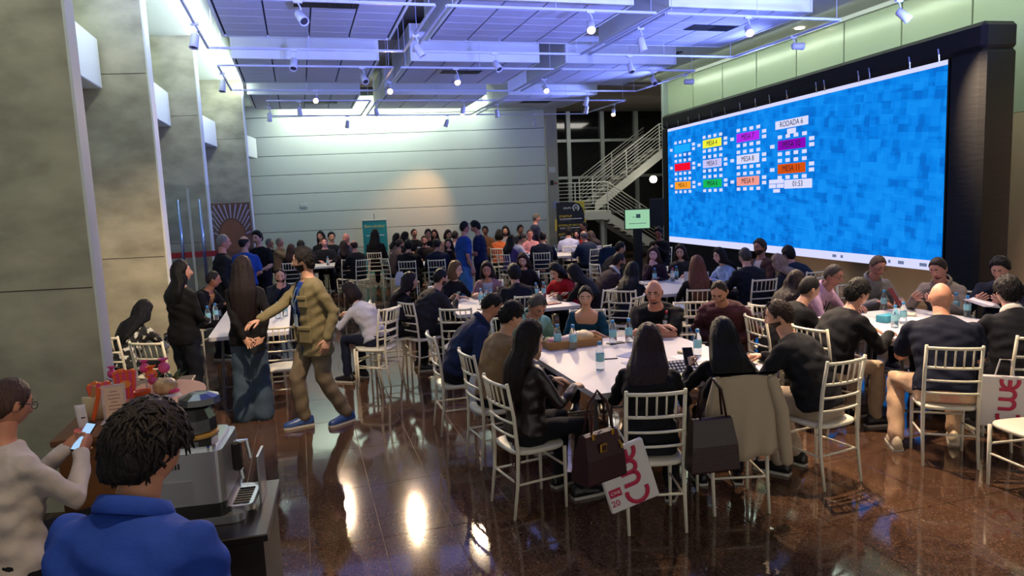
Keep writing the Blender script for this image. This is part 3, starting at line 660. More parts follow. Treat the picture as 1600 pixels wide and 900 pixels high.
def make_hair(style, R, C, s, fem, lod, spine, kw):
    nu, nv = ((56, 40), (40, 30), (26, 18))[lod]
    p, d = head_shape(nu, nv, fem, False); x, y, z = p[..., 0], p[..., 1], p[..., 2]
    dx, dy, dz = d[..., 0], d[..., 1], d[..., 2]; az = np.abs(np.degrees(np.arctan2(dx, dy)))
    zl = np.interp(az, [0, 35, 60, 82, 100, 125, 180], [.080, .074, .045, -.012, .0, -.062, -.078] if not fem else [.080, .068, .036, -.03, -.03, -.07, -.085])
    if style in ('buzz',): zl = np.interp(az, [0, 30, 55, 82, 100, 125, 180], [.098, .082, .065, -.005, .01, -.055, -.065])
    if style == 'full' or style == 'shaggy': zl = zl + .004 * (az < 60) - .012 * (az > 110)
    m = smooth01((z - zl) / .026 + .35)
    if style == 'balding': m = m * (1 - smooth01((z - .062) / .02)) * (az > 55)
    th = HAIR_TH.get(style, .015)
    nz = (np.sin(dx * 31 + dy * 17 + 2 * np.sin(dz * 5)) + np.sin(dy * 37 - dx * 21 + 2 * np.sin(dz * 7 + 1)) + np.sin(dx * 13 - dy * 11 + dz * 6)) / 3
    top = th * (1 + (.25 if style == 'shaggy' else .5) * np.clip(dz, 0, 1)) * (1 + (.28 if style in ('shaggy', 'full', 'bob') else .15) * nz)
    off = top * m - .014 * (1 - m)
    nrm = d / np.linalg.norm(d, axis=-1, keepdims=True)
    q = p + nrm * off[..., None]
    if style in ('shaggy',): q[..., 2] -= .02 * m * smooth01((az - 60) / 40) * (dz < .1)
    mb = MB(); w = (R @ (q.reshape(-1, 3) * s).T).T + C; k = 0
    mb.add([tuple(v) for v in w], grid_faces(nu, nv))
    def at(v): return Vector((R @ (np.array(v) * s) + C).tolist())
    p2, a, hipz = spine
    if style in ('shaggy', 'full', 'short') and lod == 0:
        rg = np.random.default_rng(int(abs(C[0] * 1000)) + 3); N = 330 if style == 'shaggy' else 110
        aa, bb, cc = ((.071, .093, .113) if fem else (.076, .097, .118)); lnk = {'shaggy': .34, 'full': .22, 'short': .14}[style]; rk = {'shaggy': .0075, 'full': .0075, 'short': .006}[style]
        crown = np.array([0, -.35, .94]); cnt = 0
        while cnt < N:
            v = rg.normal(size=3); v /= np.linalg.norm(v); azv = abs(math.degrees(math.atan2(v[0], v[1])))
            if cc * v[2] < np.interp(azv, [0, 35, 60, 82, 100, 125, 180], [.080, .074, .045, -.0, .01, -.052, -.062]): continue
            cnt += 1; pts = []
            tg = v - crown * v.dot(crown); tg = v * crown.dot(v) - crown + rg.normal(size=3) * .4; tg -= v * tg.dot(v); tg /= max(1e-3, np.linalg.norm(tg))
            for q_, lift in ((0, -.004), (.45, .003), (1., .004 + .008 * rg.random())):
                w_ = v * math.cos(lnk * q_) + tg * math.sin(lnk * q_); k_ = max(0, -w_[2]); pt = np.array([aa * w_[0] * (1 - .25 * k_ ** 1.7), bb * w_[1] * ((1 - .38 * k_) if w_[1] < 0 else 1), cc * w_[2]])
                pts.append(at(pt + w_ * (HAIR_TH[style] + lift)))
            mb.limb(pts, [rk * s, rk * .8 * s, rk * .3 * s], 6)
    if style in ('long', 'bob', 'shaggy'):
        L = kw.get('hl', .06 if style == 'bob' else .3)
        if style == 'shaggy': L = .0
        ux = Vector((R @ np.array([1, 0, 0])).tolist()); uy = Vector((R @ np.array([0, 1, 0])).tolist())
        n = 44; C1 = at((0, -.022, .05)); C2 = at((0, -.030, -.02)); C3 = at((0, -.034, -.085))
        ws = [(at((0, -.02, .085)), .055, .06), (C1, .088, .088), (C2, .106, .088), (C3, .114, .082)] if style != 'shaggy' else [(at((0, -.02, .085)), .055, .06), (C1, .080, .083), (C2, .09, .080), (C3, .09, .07)]
        if style == 'bob': ws.append((at((0, -.034, -.125)), .088, .066)); ws.append((at((0, -.034, -.14)), .06, .04))
        if style == 'shaggy': ws = ws[:3] + [(at((0, -.05, -.075)), .075, .05), (at((0, -.05, -.10)), .055, .03)]
        R_ = []
        dn = Vector((0, -math.sin(a), -math.cos(a))); bk = Vector((0, -math.cos(a), math.sin(a)))
        if style == 'long':
            b0 = p2 + bk * (.10 * s) + dn * (.02 * s); m_ = max(2, int(L / .07))
            b0.x += (C3.x - p2.x) * .5
            for i in range(m_ + 1):
                t = i / m_; c_ = b0 + dn * (max(0, L - .1) * t * s) + bk * (.02 * s * math.sin(t * 2.4))
                ws.append((c_, .135 * (1 - .35 * t ** 1.5), .052 * (1 - .55 * t)))
        prev = None
        for i, (c_, w_, dp) in enumerate(ws):
            f = min(1, max(0, (i - 2) / 3)); X = (ux * (1 - f) + Vector((1, 0, 0)) * f).normalized(); Y = (uy * (1 - f) - bk * f).normalized()
            wv = kw.get('wavy', 0)
            lastf = 1. if i == len(ws) - 1 and style == 'long' else 0.
            rr = []
            for j in range(n):
                t = 2 * math.pi * j / n; rd = 1 + .045 * math.sin(11 * t + 1.1 * math.sin(i * .9)) + .03 * math.sin(19 * t + i * .35) + wv * .10 * math.sin(4 * t + i * 2.1)
                rr.append(c_ + X * (w_ * s * rd * math.cos(t)) + Y * (dp * s * rd * math.sin(t)) + dn * (lastf * s * (.03 * math.sin(5 * t) + .02 * math.sin(13 * t))))
            R_.append(rr)
        mb.rings(R_)
    if style in ('tied', 'bun'):
        mb.ell(at((0, -.105, .035 if style == 'bun' else -.02)), (.036 * s, .036 * s, .036 * s), 12, 8)
        if style == 'tied': mb.limb([at((0, -.115, -.02)), at((0, -.13, -.08)), at((0, -.11, -.16))], [.028 * s, .026 * s, .014 * s], 10)
    return mb
def ring(c, u, v, w, d, n=18, pw=.82):
    o = []
    for j in range(n):
        t = 2 * math.pi * j / n; ct, st = math.cos(t), math.sin(t)
        o.append(c + u * (w * math.copysign(abs(ct) ** pw, ct)) + v * (d * math.copysign(abs(st) ** pw, st)))
    return o
def ik(S, W, l1, l2, pole):
    d = W - S; L = d.length; mx = (l1 + l2) * .985
    if L > mx: W = S + d * (mx / L); d = W - S; L = mx
    if L < abs(l1 - l2) + .03: L = abs(l1 - l2) + .03
    t = d.normalized(); x = (l1 * l1 - l2 * l2 + L * L) / (2 * L); h = math.sqrt(max(0, l1 * l1 - x * x))
    pv = pole - t * pole.dot(t)
    pv = pv.normalized() if pv.length > 1e-4 else Vector((0, 0, -1))
    return S + t * x + pv * h, W
def add_hand(mb, W, dr, palm, side, curl, s, lod):
    dr = dr.normalized(); palm = (palm - dr * palm.dot(dr)).normalized(); lat = dr.cross(palm).normalized()
    # thumb side: towards the body midline when the palm faces down
    th = lat * (1 if lat.x * side < 0 else -1) if abs(lat.x) > .3 else lat * (1 if lat.z > 0 else -1)
    n = 8 if lod == 2 else 10
    P = [W - dr * .02 * s, W + dr * .012 * s, W + dr * .045 * s, W + dr * .082 * s, W + dr * .095 * s]; wd = [.026, .030, .039, .040, .032]
    mb.rings([ring(p, th, palm, w_ * s, .0145 * s, n) for p, w_ in zip(P, wd)])
    for i, (off, ln) in enumerate(((.029, .068), (.0095, .078), (-.0105, .072), (-.029, .056))):
        p = W + dr * (.083 if i in (1, 2) else .077) * s + th * off * s; pts = [p]; a = curl * .5
        for q in (.42, .32, .26):
            a += curl * .55
            p = p + (dr * math.cos(a) + palm * math.sin(a)) * (ln * q * s) + th * (off * .06 * s); pts.append(p)
        mb.limb(pts, [.0092 * s, .0088 * s, .008 * s, .0068 * s], 6 if lod else 8)
    p = W + dr * .028 * s + th * .028 * s; d1 = (dr * .7 + th * .75 + palm * .35).normalized(); d2_ = (dr * .9 + th * .2 + palm * (.3 + .3 * curl)).normalized()
    mb.limb([p, p + d1 * .036 * s, p + d1 * .036 * s + d2_ * .028 * s, p + d1 * .036 * s + d2_ * .05 * s], [.0125 * s, .0105 * s, .0095 * s, .0075 * s], 6 if lod else 8)
PHONES = []
CHAIRS = []
SEAT = .455
def person(key, hx, hy_, hz, heading, g, pose, kw, short, label):
    fem = g == 'f'; s = kw.get('s', .93 if fem else 1.0); wide = kw.get('wide', 1.0)
    dist = math.hypot(hx, hy_); lod = 0 if dist < 7.2 else (1 if dist < 12.2 else 2)
    vox = (.0135, .020, .028)[lod]
    if key == 'P1': vox = .011
    sit = pose == 'sit'; style = kw.get('style', 'sweater'); arms = kw.get('arms', 'table')
    hp = math.radians(kw.get('hp', 0)); hyw = math.radians(-kw.get('hy', 0))
    def spine(a, s):
        hipz = SEAT + .085 if sit else .905 * s
        p0 = Vector((0, 0, hipz)); p1 = p0 + Vector((0, math.sin(.5 * a), math.cos(.5 * a))) * (.24 * s); p2 = p1 + Vector((0, math.sin(a), math.cos(a))) * (.275 * s)
        na = .55 * a + .35 * hp; hc = p2 + Vector((0, math.sin(na), math.cos(na))) * (.178 * s) + Vector((0, .02, 0))
        return hipz, p0, p1, p2, hc
    if not sit:
        s = s if False else 1.0
        a = kw.get('lean', .06)
        for _ in range(8): s *= hz / spine(a, s)[4].z
    else:
        while spine(-.04, s)[4].z < hz and s < 1.2: s *= 1.01
        lo, hi = -.04, 1.0
        for _ in range(24):
            a = (lo + hi) / 2
            if spine(a, s)[4].z > hz: lo = a
            else: hi = a
    hipz, p0, p1, p2, hc = spine(a, s)
    h = math.radians(heading); off = hc.y
    rx, ry = hx - math.sin(h) * off, hy_ - math.cos(h) * off
    root = empty('person', (rx, ry, 0), -h); tag(root, label, 'person', 'people at the event')
    if sit: CHAIRS.append((rx, ry, heading, short, key))
    up = Vector((0, math.sin(a), math.cos(a))); uplo = Vector((0, math.sin(.5 * a), math.cos(.5 * a))); X = Vector((1, 0, 0))
    def sp(t):  # point on the spine at t metres*s from the hips
        t *= s; return p0 + uplo * t if t < .24 * s else p1 + up * (t - .24 * s)
    def fd(t): u_ = uplo if t < .2 else up; return Vector((0, u_.z, -u_.y))
    tw = [(-.10, .165, .125), (-.02, .172, .135), (.06, .168, .130), (.15, .150, .115), (.25, .165, .122), (.34, .178, .122), (.42, .184, .112), (.475, .166, .092), (.51, .118, .076), (.54, .072, .064)]
    if fem: tw = [(-.10, .168, .125), (-.02, .178, .135), (.06, .165, .125), (.15, .136, .105), (.25, .148, .118), (.33, .156, .135), (.41, .158, .108), (.47, .144, .085), (.51, .100, .070), (.54, .062, .058)]
    shw = (.150 if fem else .172) * s * wide
    S = {sd: sp(.455) + X * sd * shw for sd in (-1, 1)}
    l1, l2 = .285 * s, .25 * s; sy = S[1].y
    tz = .80
    hfr = {}
    T = {}
    def both(f):
        for sd in (-1, 1): T[sd] = Vector(f(sd))
    curl = .35; pole = {sd: Vector((sd * .55, -.35, -.8)) for sd in (-1, 1)}; palm = {sd: Vector((0, 0, -1)) for sd in (-1, 1)}; hdir = {}
    if arms == 'table': both(lambda sd: (sd * .14, sy + .33 * s, tz + .01)); [hdir.__setitem__(sd, Vector((-sd * .55, .8, -.05))) for sd in (-1, 1)]
    elif arms == 'tablelow': both(lambda sd: (sd * .07, sy + .27 * s, tz)); [hdir.__setitem__(sd, Vector((-sd * .9, .4, 0))) for sd in (-1, 1)]
    elif arms == 'lap': both(lambda sd: (sd * .10, .26, SEAT + .20)); [hdir.__setitem__(sd, Vector((-sd * .6, .8, -.1))) for sd in (-1, 1)]
    elif arms == 'phone':
        ph = Vector((0, sy + .36 * s, hc.z - .26)); both(lambda sd: (sd * .065, ph.y - .06, ph.z - .05)); curl = .8
        for sd in (-1, 1): hdir[sd] = Vector((-sd * .45, .75, .45)); palm[sd] = Vector((-sd * .9, .1, .35))
        PHONES.append((root, ph, 'dark', label))
    elif arms == 'phoneleft':
        ph = Vector((-.20, sy + .32 * s, .93)); T[-1] = ph + Vector((-.01, -.05, -.07)); T[1] = Vector((.13, sy + .3 * s, tz)); curl = .7
        hdir[-1] = Vector((.15, .5, .8)); palm[-1] = Vector((.6, .6, .1)); hdir[1] = Vector((-.5, .8, 0)); PHONES.append((root, ph, 'grey', label))
    elif arms == 'chin':
        T[1] = hc + Vector((.035, .085, -.185 * s)); T[-1] = Vector((-.08, sy + .28 * s, tz)); hdir[1] = Vector((-.25, .05, .95)); palm[1] = Vector((0, -1, .2)); curl = .9; pole[1] = Vector((.35, .5, -1)); hdir[-1] = Vector((.8, .5, 0))
    elif arms == 'cross':
        T[1] = Vector((-.06, sy + .25 * s, tz + .05)); T[-1] = Vector((.06, sy + .29 * s, tz + .02)); hdir[1] = Vector((-.95, .1, .1)); hdir[-1] = Vector((.95, .1, 0)); pole = {sd: Vector((sd, -.1, -.5)) for sd in (-1, 1)}
    elif arms == 'hang': both(lambda sd: (sd * (shw + .07), .05, hipz - .055 * s)); [hdir.__setitem__(sd, Vector((0, .12, -1))) for sd in (-1, 1)]; palm = {sd: Vector((-sd, 0, 0)) for sd in (-1, 1)}; pole = {sd: Vector((sd * .2, -1, 0)) for sd in (-1, 1)}
    elif arms == 'front': both(lambda sd: (sd * .09, .25 * s, hipz + .12 * s)); [hdir.__setitem__(sd, Vector((-sd * .7, .5, -.1))) for sd in (-1, 1)]; palm = {sd: Vector((-sd * .3, -.6, -.5)) for sd in (-1, 1)}
    elif arms == 'front2': both(lambda sd: (sd * .13, .36 * s, hipz + .10 * s)); [hdir.__setitem__(sd, Vector((-sd * .3, .9, 0))) for sd in (-1, 1)]; pole = {sd: Vector((sd * .25, -.5, -.9)) for sd in (-1, 1)}
    elif arms == 'behind':
        both(lambda sd: (sd * .08 + .08, -.20, hipz + .0)); [hdir.__setitem__(sd, Vector((-sd * .55, -.05, -.8))) for sd in (-1, 1)]; palm = {sd: Vector((0, -1, 0)) for sd in (-1, 1)}; curl = .6; pole = {sd: Vector((sd * 1., -.6, 0)) for sd in (-1, 1)}
        PHONES.append((root, Vector((.13, -.285, hipz - .10)), 'black', label))
    elif arms == 'reach':
        T[1] = Vector((.12, .50 * s, hipz + .16 * s)); hdir[1] = Vector((-.1, 1, -.25)); T[-1] = Vector((-(shw + .10), .0, hipz - .02)); hdir[-1] = Vector((0, .25, -1)); palm[-1] = Vector((1, 0, 0)); pole[-1] = Vector((-.3, -1, 0))
    elif arms == 'paper': both(lambda sd: (sd * .13, sy + .32 * s, tz + .11)); [hdir.__setitem__(sd, Vector((-sd * .5, .8, .1))) for sd in (-1, 1)]; curl = .7; palm = {sd: Vector((-sd * .8, 0, .5)) for sd in (-1, 1)}
    E = {}; W = {}
    for sd in (-1, 1):
        E[sd], W[sd] = ik(S[sd], T[sd], l1, l2, pole[sd])
        if sd not in hdir: hdir[sd] = W[sd] - E[sd]
    # legs
    hipw = .088 * s; K = {}; A = {}; F = {}
    ub, lb = .43 * s, .43 * s
    for sd in (-1, 1):
        Hj = p0 + X * sd * hipw
        if sit:
            kz = SEAT + .075; ky = ub * .97; kx = sd * .13
            if kw.get('cross') and sd == -1: ky = ub * .80; kx = -.30
            K[sd] = Vector((kx, ky, kz))
            ay = ky - (.17 if kw.get('tuck') else .02)
            if kw.get('cross') and sd == -1: ay = ky - .22
            A[sd] = Vector((kx * 1.02, ay, .085)); F[sd] = Vector((sd * .12, 1, 0))
        else:
            st_ = kw.get('stride', 0) * (.16 if sd == 1 else -.19)
            A[sd] = Vector((sd * .095 * s, -.03 + st_, .085)); K[sd] = Vector((sd * .095 * s, .035 + st_ * .55 + (.05 if st_ else 0), .47 * s)); F[sd] = Vector((sd * .18, 1, 0))
    # --- body (skin) mesh
    b = MB(); n = 14
    def torso(mb, f, t0=-9, t1=9, ftop=1., extra=0.):
        rs = [ring(sp(t), X, fd(t), (w_ * wide * f + extra) * s, (d_ * (1 + (wide - 1) * 1.3) * f + extra) * s, n) for t, w_, d_ in tw if t0 <= t <= t1]
        mb.rings(rs)
    torso(b, .90)
    nk = .050 if fem else .060
    b.limb([sp(.47), sp(.53), hc + Vector((0, -.02, -.06)) * s], [nk * 1.25 * s, nk * s, nk * .97 * s], 14)
    ar = (.043, .040, .036, .036, .026) if fem else (.052, .049, .042, .042, .030)
    aw = 1 + (wide - 1) * .9
    for sd in (-1, 1):
        mid1 = S[sd].lerp(E[sd], .45); mid2 = E[sd].lerp(W[sd], .3)
        b.limb([S[sd], mid1, E[sd], mid2, W[sd]], [r * s * aw for r in ar], 10)
        Hj = p0 + X * sd * hipw
        b.limb([Hj, Hj.lerp(K[sd], .5), K[sd], K[sd].lerp(A[sd], .35), A[sd]], [.078 * s, .068 * s, .05 * s, .05 * s, .034 * s], 10)
        b.limb([A[sd] + Vector((0, 0, -.03)), A[sd] + F[sd].normalized() * .15 * s + Vector((0, 0, -.055))], [.032 * s, .026 * s], 8)
    hsz = .45 * s + .55 * (.97 if fem else 1.0)
    Rh = np.array((Matrix.Rotation(hyw, 3, 'Z') @ Matrix.Rotation(-(hp + .25 * a), 3, 'X')))
    C = np.array(hc); skin = kw.get('skin', 'b98d78'); hcol = kw.get('hc', '120e0f')
    def fin_body(me, co):
        f = np.empty(len(me.loops), int); me.loops.foreach_get('vertex_index', f)
        mb = MB(); mb.v = [tuple(c) for c in co]; mb.f = [tuple(q) for q in f.reshape(-1, 4).tolist()]; mb.m = [0] * len(mb.f)
        add_head(mb, Rh, C, hsz, fem, lod, kw.get('beard', 0), kw.get('moust', 0))
        for sd in (-1, 1): add_hand(mb, W[sd], hdir[sd], palm[sd], sd, curl, s * (.95 if fem else 1.05), lod)
        bpy.data.meshes.remove(me)
        mb.build('body', [skinm(skin), mat('lips_' + skin, tuple(min(1, c * k_) for c, k_ in zip(lin(skin), (.85, .5, .5))), .45), hairm(hcol), mat('eye_white', 'a8a09a', .4), mat('iris', '1c120e', .25)], root, True)
    REQ.append((b, vox * 1.15, 2, fin_body))
    # --- top
    topc = kw.get('top', '15151a'); shortsl = style in ('tee', 'polo', 'offshoulder')
    outer = style in ('jacket', 'puffer', 'hoodie', 'sweater')
    f_ = {'jacket': 1.10, 'puffer': 1.18, 'hoodie': 1.12, 'sweater': 1.06, 'shirt': 1.04, 'tee': 1.04, 'polo': 1.06, 'offshoulder': 1.02}.get(style, 1.04)
    def garment(f_, shortsl, t0, extra=.006, neck=.51, slf=None):
        m = MB()
        if outer and not fem: m.rings([ring(sp(t), X, fd(t), (max(w_, .172 if t < .3 else 0) * wide * f_ + extra) * s, (max(d_, .126 if t < .3 else 0) * (1 + (wide - 1) * 1.3) * f_ + extra) * s, n) for t, w_, d_ in ([(-.20, .175, .13)] if not sit and style == 'jacket' else []) + tw if (t0 if sit else -.5) <= t <= neck])
        else: torso(m, f_, t0, neck, extra=extra)
        if t0 < -.05 and not sit:
            pass
        ars = slf or ((1.22 if outer else 1.12))
        for sd in (() if shortsl is None else (-1, 1)):
            base = [r * s * aw for r in ar]; Sd = S[sd]
            if shortsl:
                m.limb([Sd, Sd.lerp(E[sd], .35), Sd.lerp(E[sd], .72)], [base[0] * 1.15, base[0] * 1.22, base[1] * 1.35], 12)
            else:
                m.limb([Sd, Sd.lerp(E[sd], .45), E[sd], E[sd].lerp(W[sd], .35), W[sd] - (W[sd] - E[sd]).normalized() * .012], [base[0] * ars, base[1] * ars * 1.02, base[2] * ars * 1.05, base[3] * ars, base[4] * ars * 1.22], 12)
        return m
    t0 = -.06 if sit else -.10
    if kw.get('inner'):
        g1 = garment(1.0, None, t0 + .02, .004, .515)
        def fin_in(me, co):
            setco(me, co); me.materials.append(cloth(kw['inner'])); link('shirt', me, root)
        REQ.append((g1, vox, 2, fin_in))
    neck = .55 if style != 'offshoulder' else .435
    gm = garment(f_, shortsl, t0, .006, neck)
    if style == 'hoodie': gm.ell(sp(.50) + fd(.5) * (-.075 * s), (.10 * s, .05 * s, .07 * s))
    seed = sum(map(ord, key))
    def fin_top(me, co):
        amp = .0065 if lod == 0 else .006
        q = co * 26 + seed
        nz = np.sin(q[:, 0] * 1.1 + np.sin(q[:, 2] * .7) * 2) * np.sin(q[:, 2] * 1.3 + q[:, 1] * .8) + .6 * np.sin(q[:, 2] * 2.3 + q[:, 0] * .9 + 1.7 * np.sin(q[:, 1]))
        ctr = np.array(sp(.25)); dr_ = co - ctr; dr_[:, 2] *= .15; dr_ /= np.maximum(np.linalg.norm(dr_, axis=1, keepdims=True), 1e-5)
        co = co + dr_ * (amp * nz)[:, None]
        if style == 'puffer': co = co + dr_ * (.010 * np.abs(np.sin((co[:, 2]) * math.pi / .065)))[:, None]
        setco(me, co)
        if kw.get('inner') and lod < 3:
            bm = bmesh.new(); bm.from_mesh(me)
            wgap = .075 if key != 'L45' else .07
            dl = [fc for fc in bm.faces if abs(fc.calc_center_median().x) < wgap * (.35 + .65 * min(1, max(0, (fc.calc_center_median() - sp(0)).dot(up) / (.48 * s)))) and (fc.calc_center_median() - sp(.25)).y > .03 and fc.normal.y > .2]
            bmesh.ops.delete(bm, geom=dl, context='FACES'); bm.to_mesh(me); bm.free()
        if kw.get('floral'):
            me.materials.append(floral_mat('131316', 'c9c8c0'))
        else: me.materials.append(cloth(topc, kw.get('shiny', 0)))
        o = link({'jacket': 'jacket', 'puffer': 'puffer_jacket', 'hoodie': 'hoodie', 'sweater': 'sweater', 'shirt': 'shirt', 'tee': 't_shirt', 'polo': 'polo_shirt', 'offshoulder': 'top'}[style], me, root)
    REQ.append((gm, vox, 2, fin_top))
    if key == 'L45':
        mk = cloth(topc); fx = lambda t, x_, y_: sp(t) + X * (x_ * s) + fd(t) * (y_ * s)
        for sx in (-1, 1):
            for t_, w_, h_ in ((.33, .10, .10), (.02, .14, .15)):
                yy = .128 if t_ > .2 else .135
                pk = MB().cbox(fx(t_, sx * .115, yy), (w_ * s, .03, h_ * s), .006, Matrix.Rotation(-sx * .45, 3, 'Z')).build('pocket', mk, root)
                MB().cbox(fx(t_ + h_ * .42, sx * .115, yy + .008), (w_ * 1.06 * s, .03, .035 * s), .006, Matrix.Rotation(-sx * .45, 3, 'Z')).build('pocket_flap', mk, pk)
    # --- trousers
    m = MB(); wl_ = kw.get('wideleg', 0)
    m.rings([ring(sp(t), X, fd(t), (w_ * wide * 1.0 + .006) * s, (d_ * 1.0 + .006) * s, n) for t, w_, d_ in tw if t <= .07])
    for sd in (-1, 1):
        Hj = p0 + X * sd * hipw
        if wl_: m.limb([Hj, Hj.lerp(K[sd], .5), K[sd], K[sd].lerp(A[sd], .5), A[sd] + Vector((0, 0, -.03))], [.092 * s, .096 * s, .098 * s, .108 * s, .115 * s], 14)
        else: m.limb([Hj, Hj.lerp(K[sd], .5), K[sd], K[sd].lerp(A[sd], .4), A[sd] + Vector((0, 0, .02))], [q_ * s * (1.0 if sit else 1.12) for q_ in (.09, .084, .07, .066, .058)], 12)
    def fin_leg(me, co):
        q = co * 24 + seed
        co = co + .004 * np.stack([np.sin(q[:, 2] * 1.7 + q[:, 1]), np.sin(q[:, 2] * 1.4 + q[:, 0] * 1.2), 0 * q[:, 0]], -1)
        setco(me, co); me.materials.append(cloth(kw.get('legs', '15161c'))); link('trousers', me, root)
    REQ.append((m, vox * 1.2, 2, fin_leg))
    # --- shoes
    if dist < 14 or not sit:
        sc_ = kw.get('shoes', 'b8a890' if key == 'R36' else '17161a')
        for sd in (-1, 1):
            fdv = F[sd].normalized(); sdv = Vector((fdv.y, -fdv.x, 0)); o = A[sd].copy(); o.z = 0
            up_ = MB(); so = MB(); prof = ((-.085, .030, .075), (-.06, .038, .095), (.0, .040, .10), (.07, .043, .075), (.13, .046, .058), (.18, .038, .048), (.20, .018, .035))
            up_.rings([[o + fdv * (y_ * s) + sdv * (w_ * s * math.cos(t)) + Vector((0, 0, .016 + hh * s * max(0, math.sin(t)))) for t in [math.pi * j / 7 for j in range(8)]] for y_, w_, hh in prof])
            so.rings([[o + fdv * (y_ * s) + sdv * (x_ * (w_ + .004) * s) + Vector((0, 0, z_)) for x_, z_ in ((-1, .001), (1, .001), (1, .022), (-1, .022))] for y_, w_, hh in prof])
            sh = up_.build('shoe', cloth(sc_, 1), root, True); so.build('sole', mat('sole_pale', 'b5b1a8', .6), sh)
    # --- hair
    hs = kw.get('hair', 'short')
    if hs != 'bald':
        hm_ = make_hair(hs, Rh, C, hsz, fem, lod, (p2, a, hipz), kw); hm_.build('hair', hairm(hcol), root, True)
    def at(q): return Vector((Rh @ (np.array(q) * hsz) + C).tolist())
    if kw.get('glasses') and lod < 2:
        gl = MB(); yf = .094
        for sx in (-1, 1):
            gl.tube([at((sx * .034 + .023 * math.cos(t), yf, .008 + .017 * math.sin(t))) for t in [2 * math.pi * i / 14 for i in range(15)]], .0022, 5)
            gl.tube([at((sx * .057, yf, .012)), at((sx * .080, .05, .012)), at((sx * .082, -.01, .010))], .002, 5)
        gl.tube([at((-.011, yf, .012)), at((.011, yf, .012))], .002, 5); gl.build('glasses', M_BLACK, root)
    if kw.get('collar') and lod < 2:
        cm = MB(); R_ = []; nc = 26
        cb = nk * (1.35 if style != 'jacket' else 1.12)
        tilt = .022
        def cr(rr, z_): return [sp(.545) + X * (rr * s * math.cos(t)) + fd(.5) * (rr * s * math.sin(t) * 1.02 + .0) + up * (z_ * s - tilt * s * math.sin(t)) for t in [2 * math.pi * i / nc for i in range(nc)]]
        cm.rings([cr(cb * 1.28, -.022), cr(cb * 1.30, -.008), cr(cb * 1.12, .022), cr(cb * 1.03, .024), cr(cb * 1.0, .0)], cap=False)
        cm.build('collar', cloth(topc if style not in ('jacket',) and key not in ('r19',) else 'b9b6b4'), root, True)
    if kw.get('lanyard') and lod < 2:
        lc = kw['lanyard']; fy = .150 * (1 + (wide - 1)) + (.02 if outer else 0)
        pts = [sp(.53) + fd(.5) * (-.075 * s)]
        for sx in (-1, 1):
            MB().tube([sp(.53) + fd(.5) * (-.078 * s), sp(.525) + X * sx * .068 * s, sp(.44) + X * sx * .045 * s + fd(.4) * (.115 * s), sp(.33) + X * sx * .03 * s + fd(.3) * (fy * s), sp(.2) + fd(.2) * (fy * .98 * s)], .006, 5).build('lanyard', mat('strap_' + lc, lc, .6), root)
        MB().cbox(sp(.15) + fd(.15) * (fy * .99 * s), (.085, .004, .12), .002).build('badge', mat('badge_card', '9fb2c4', .4), root)
    return root
def floral_mat(c0, c1):
    k = 'floral_' + c0 + c1
    if k in MATS: return MATS[k]
    m = mat(k, c0, .8); nt = m.node_tree; b = nt.nodes['Principled BSDF']; tc = nt.nodes.new('ShaderNodeTexCoord')
    n = nt.nodes.new('ShaderNodeTexNoise'); n.inputs['Scale'].default_value = 17; n.inputs['Detail'].default_value = 3; nt.links.new(tc.outputs['Object'], n.inputs['Vector'])
    r = nt.nodes.new('ShaderNodeValToRGB'); e = r.color_ramp.elements; e[0].position = .53; e[0].color = (*lin(c0), 1); e[1].position = .6; e[1].color = (*lin(c1), 1)
    nt.links.new(n.outputs[0], r.inputs[0]); nt.links.new(r.outputs[0], b.inputs['Base Color']); return m

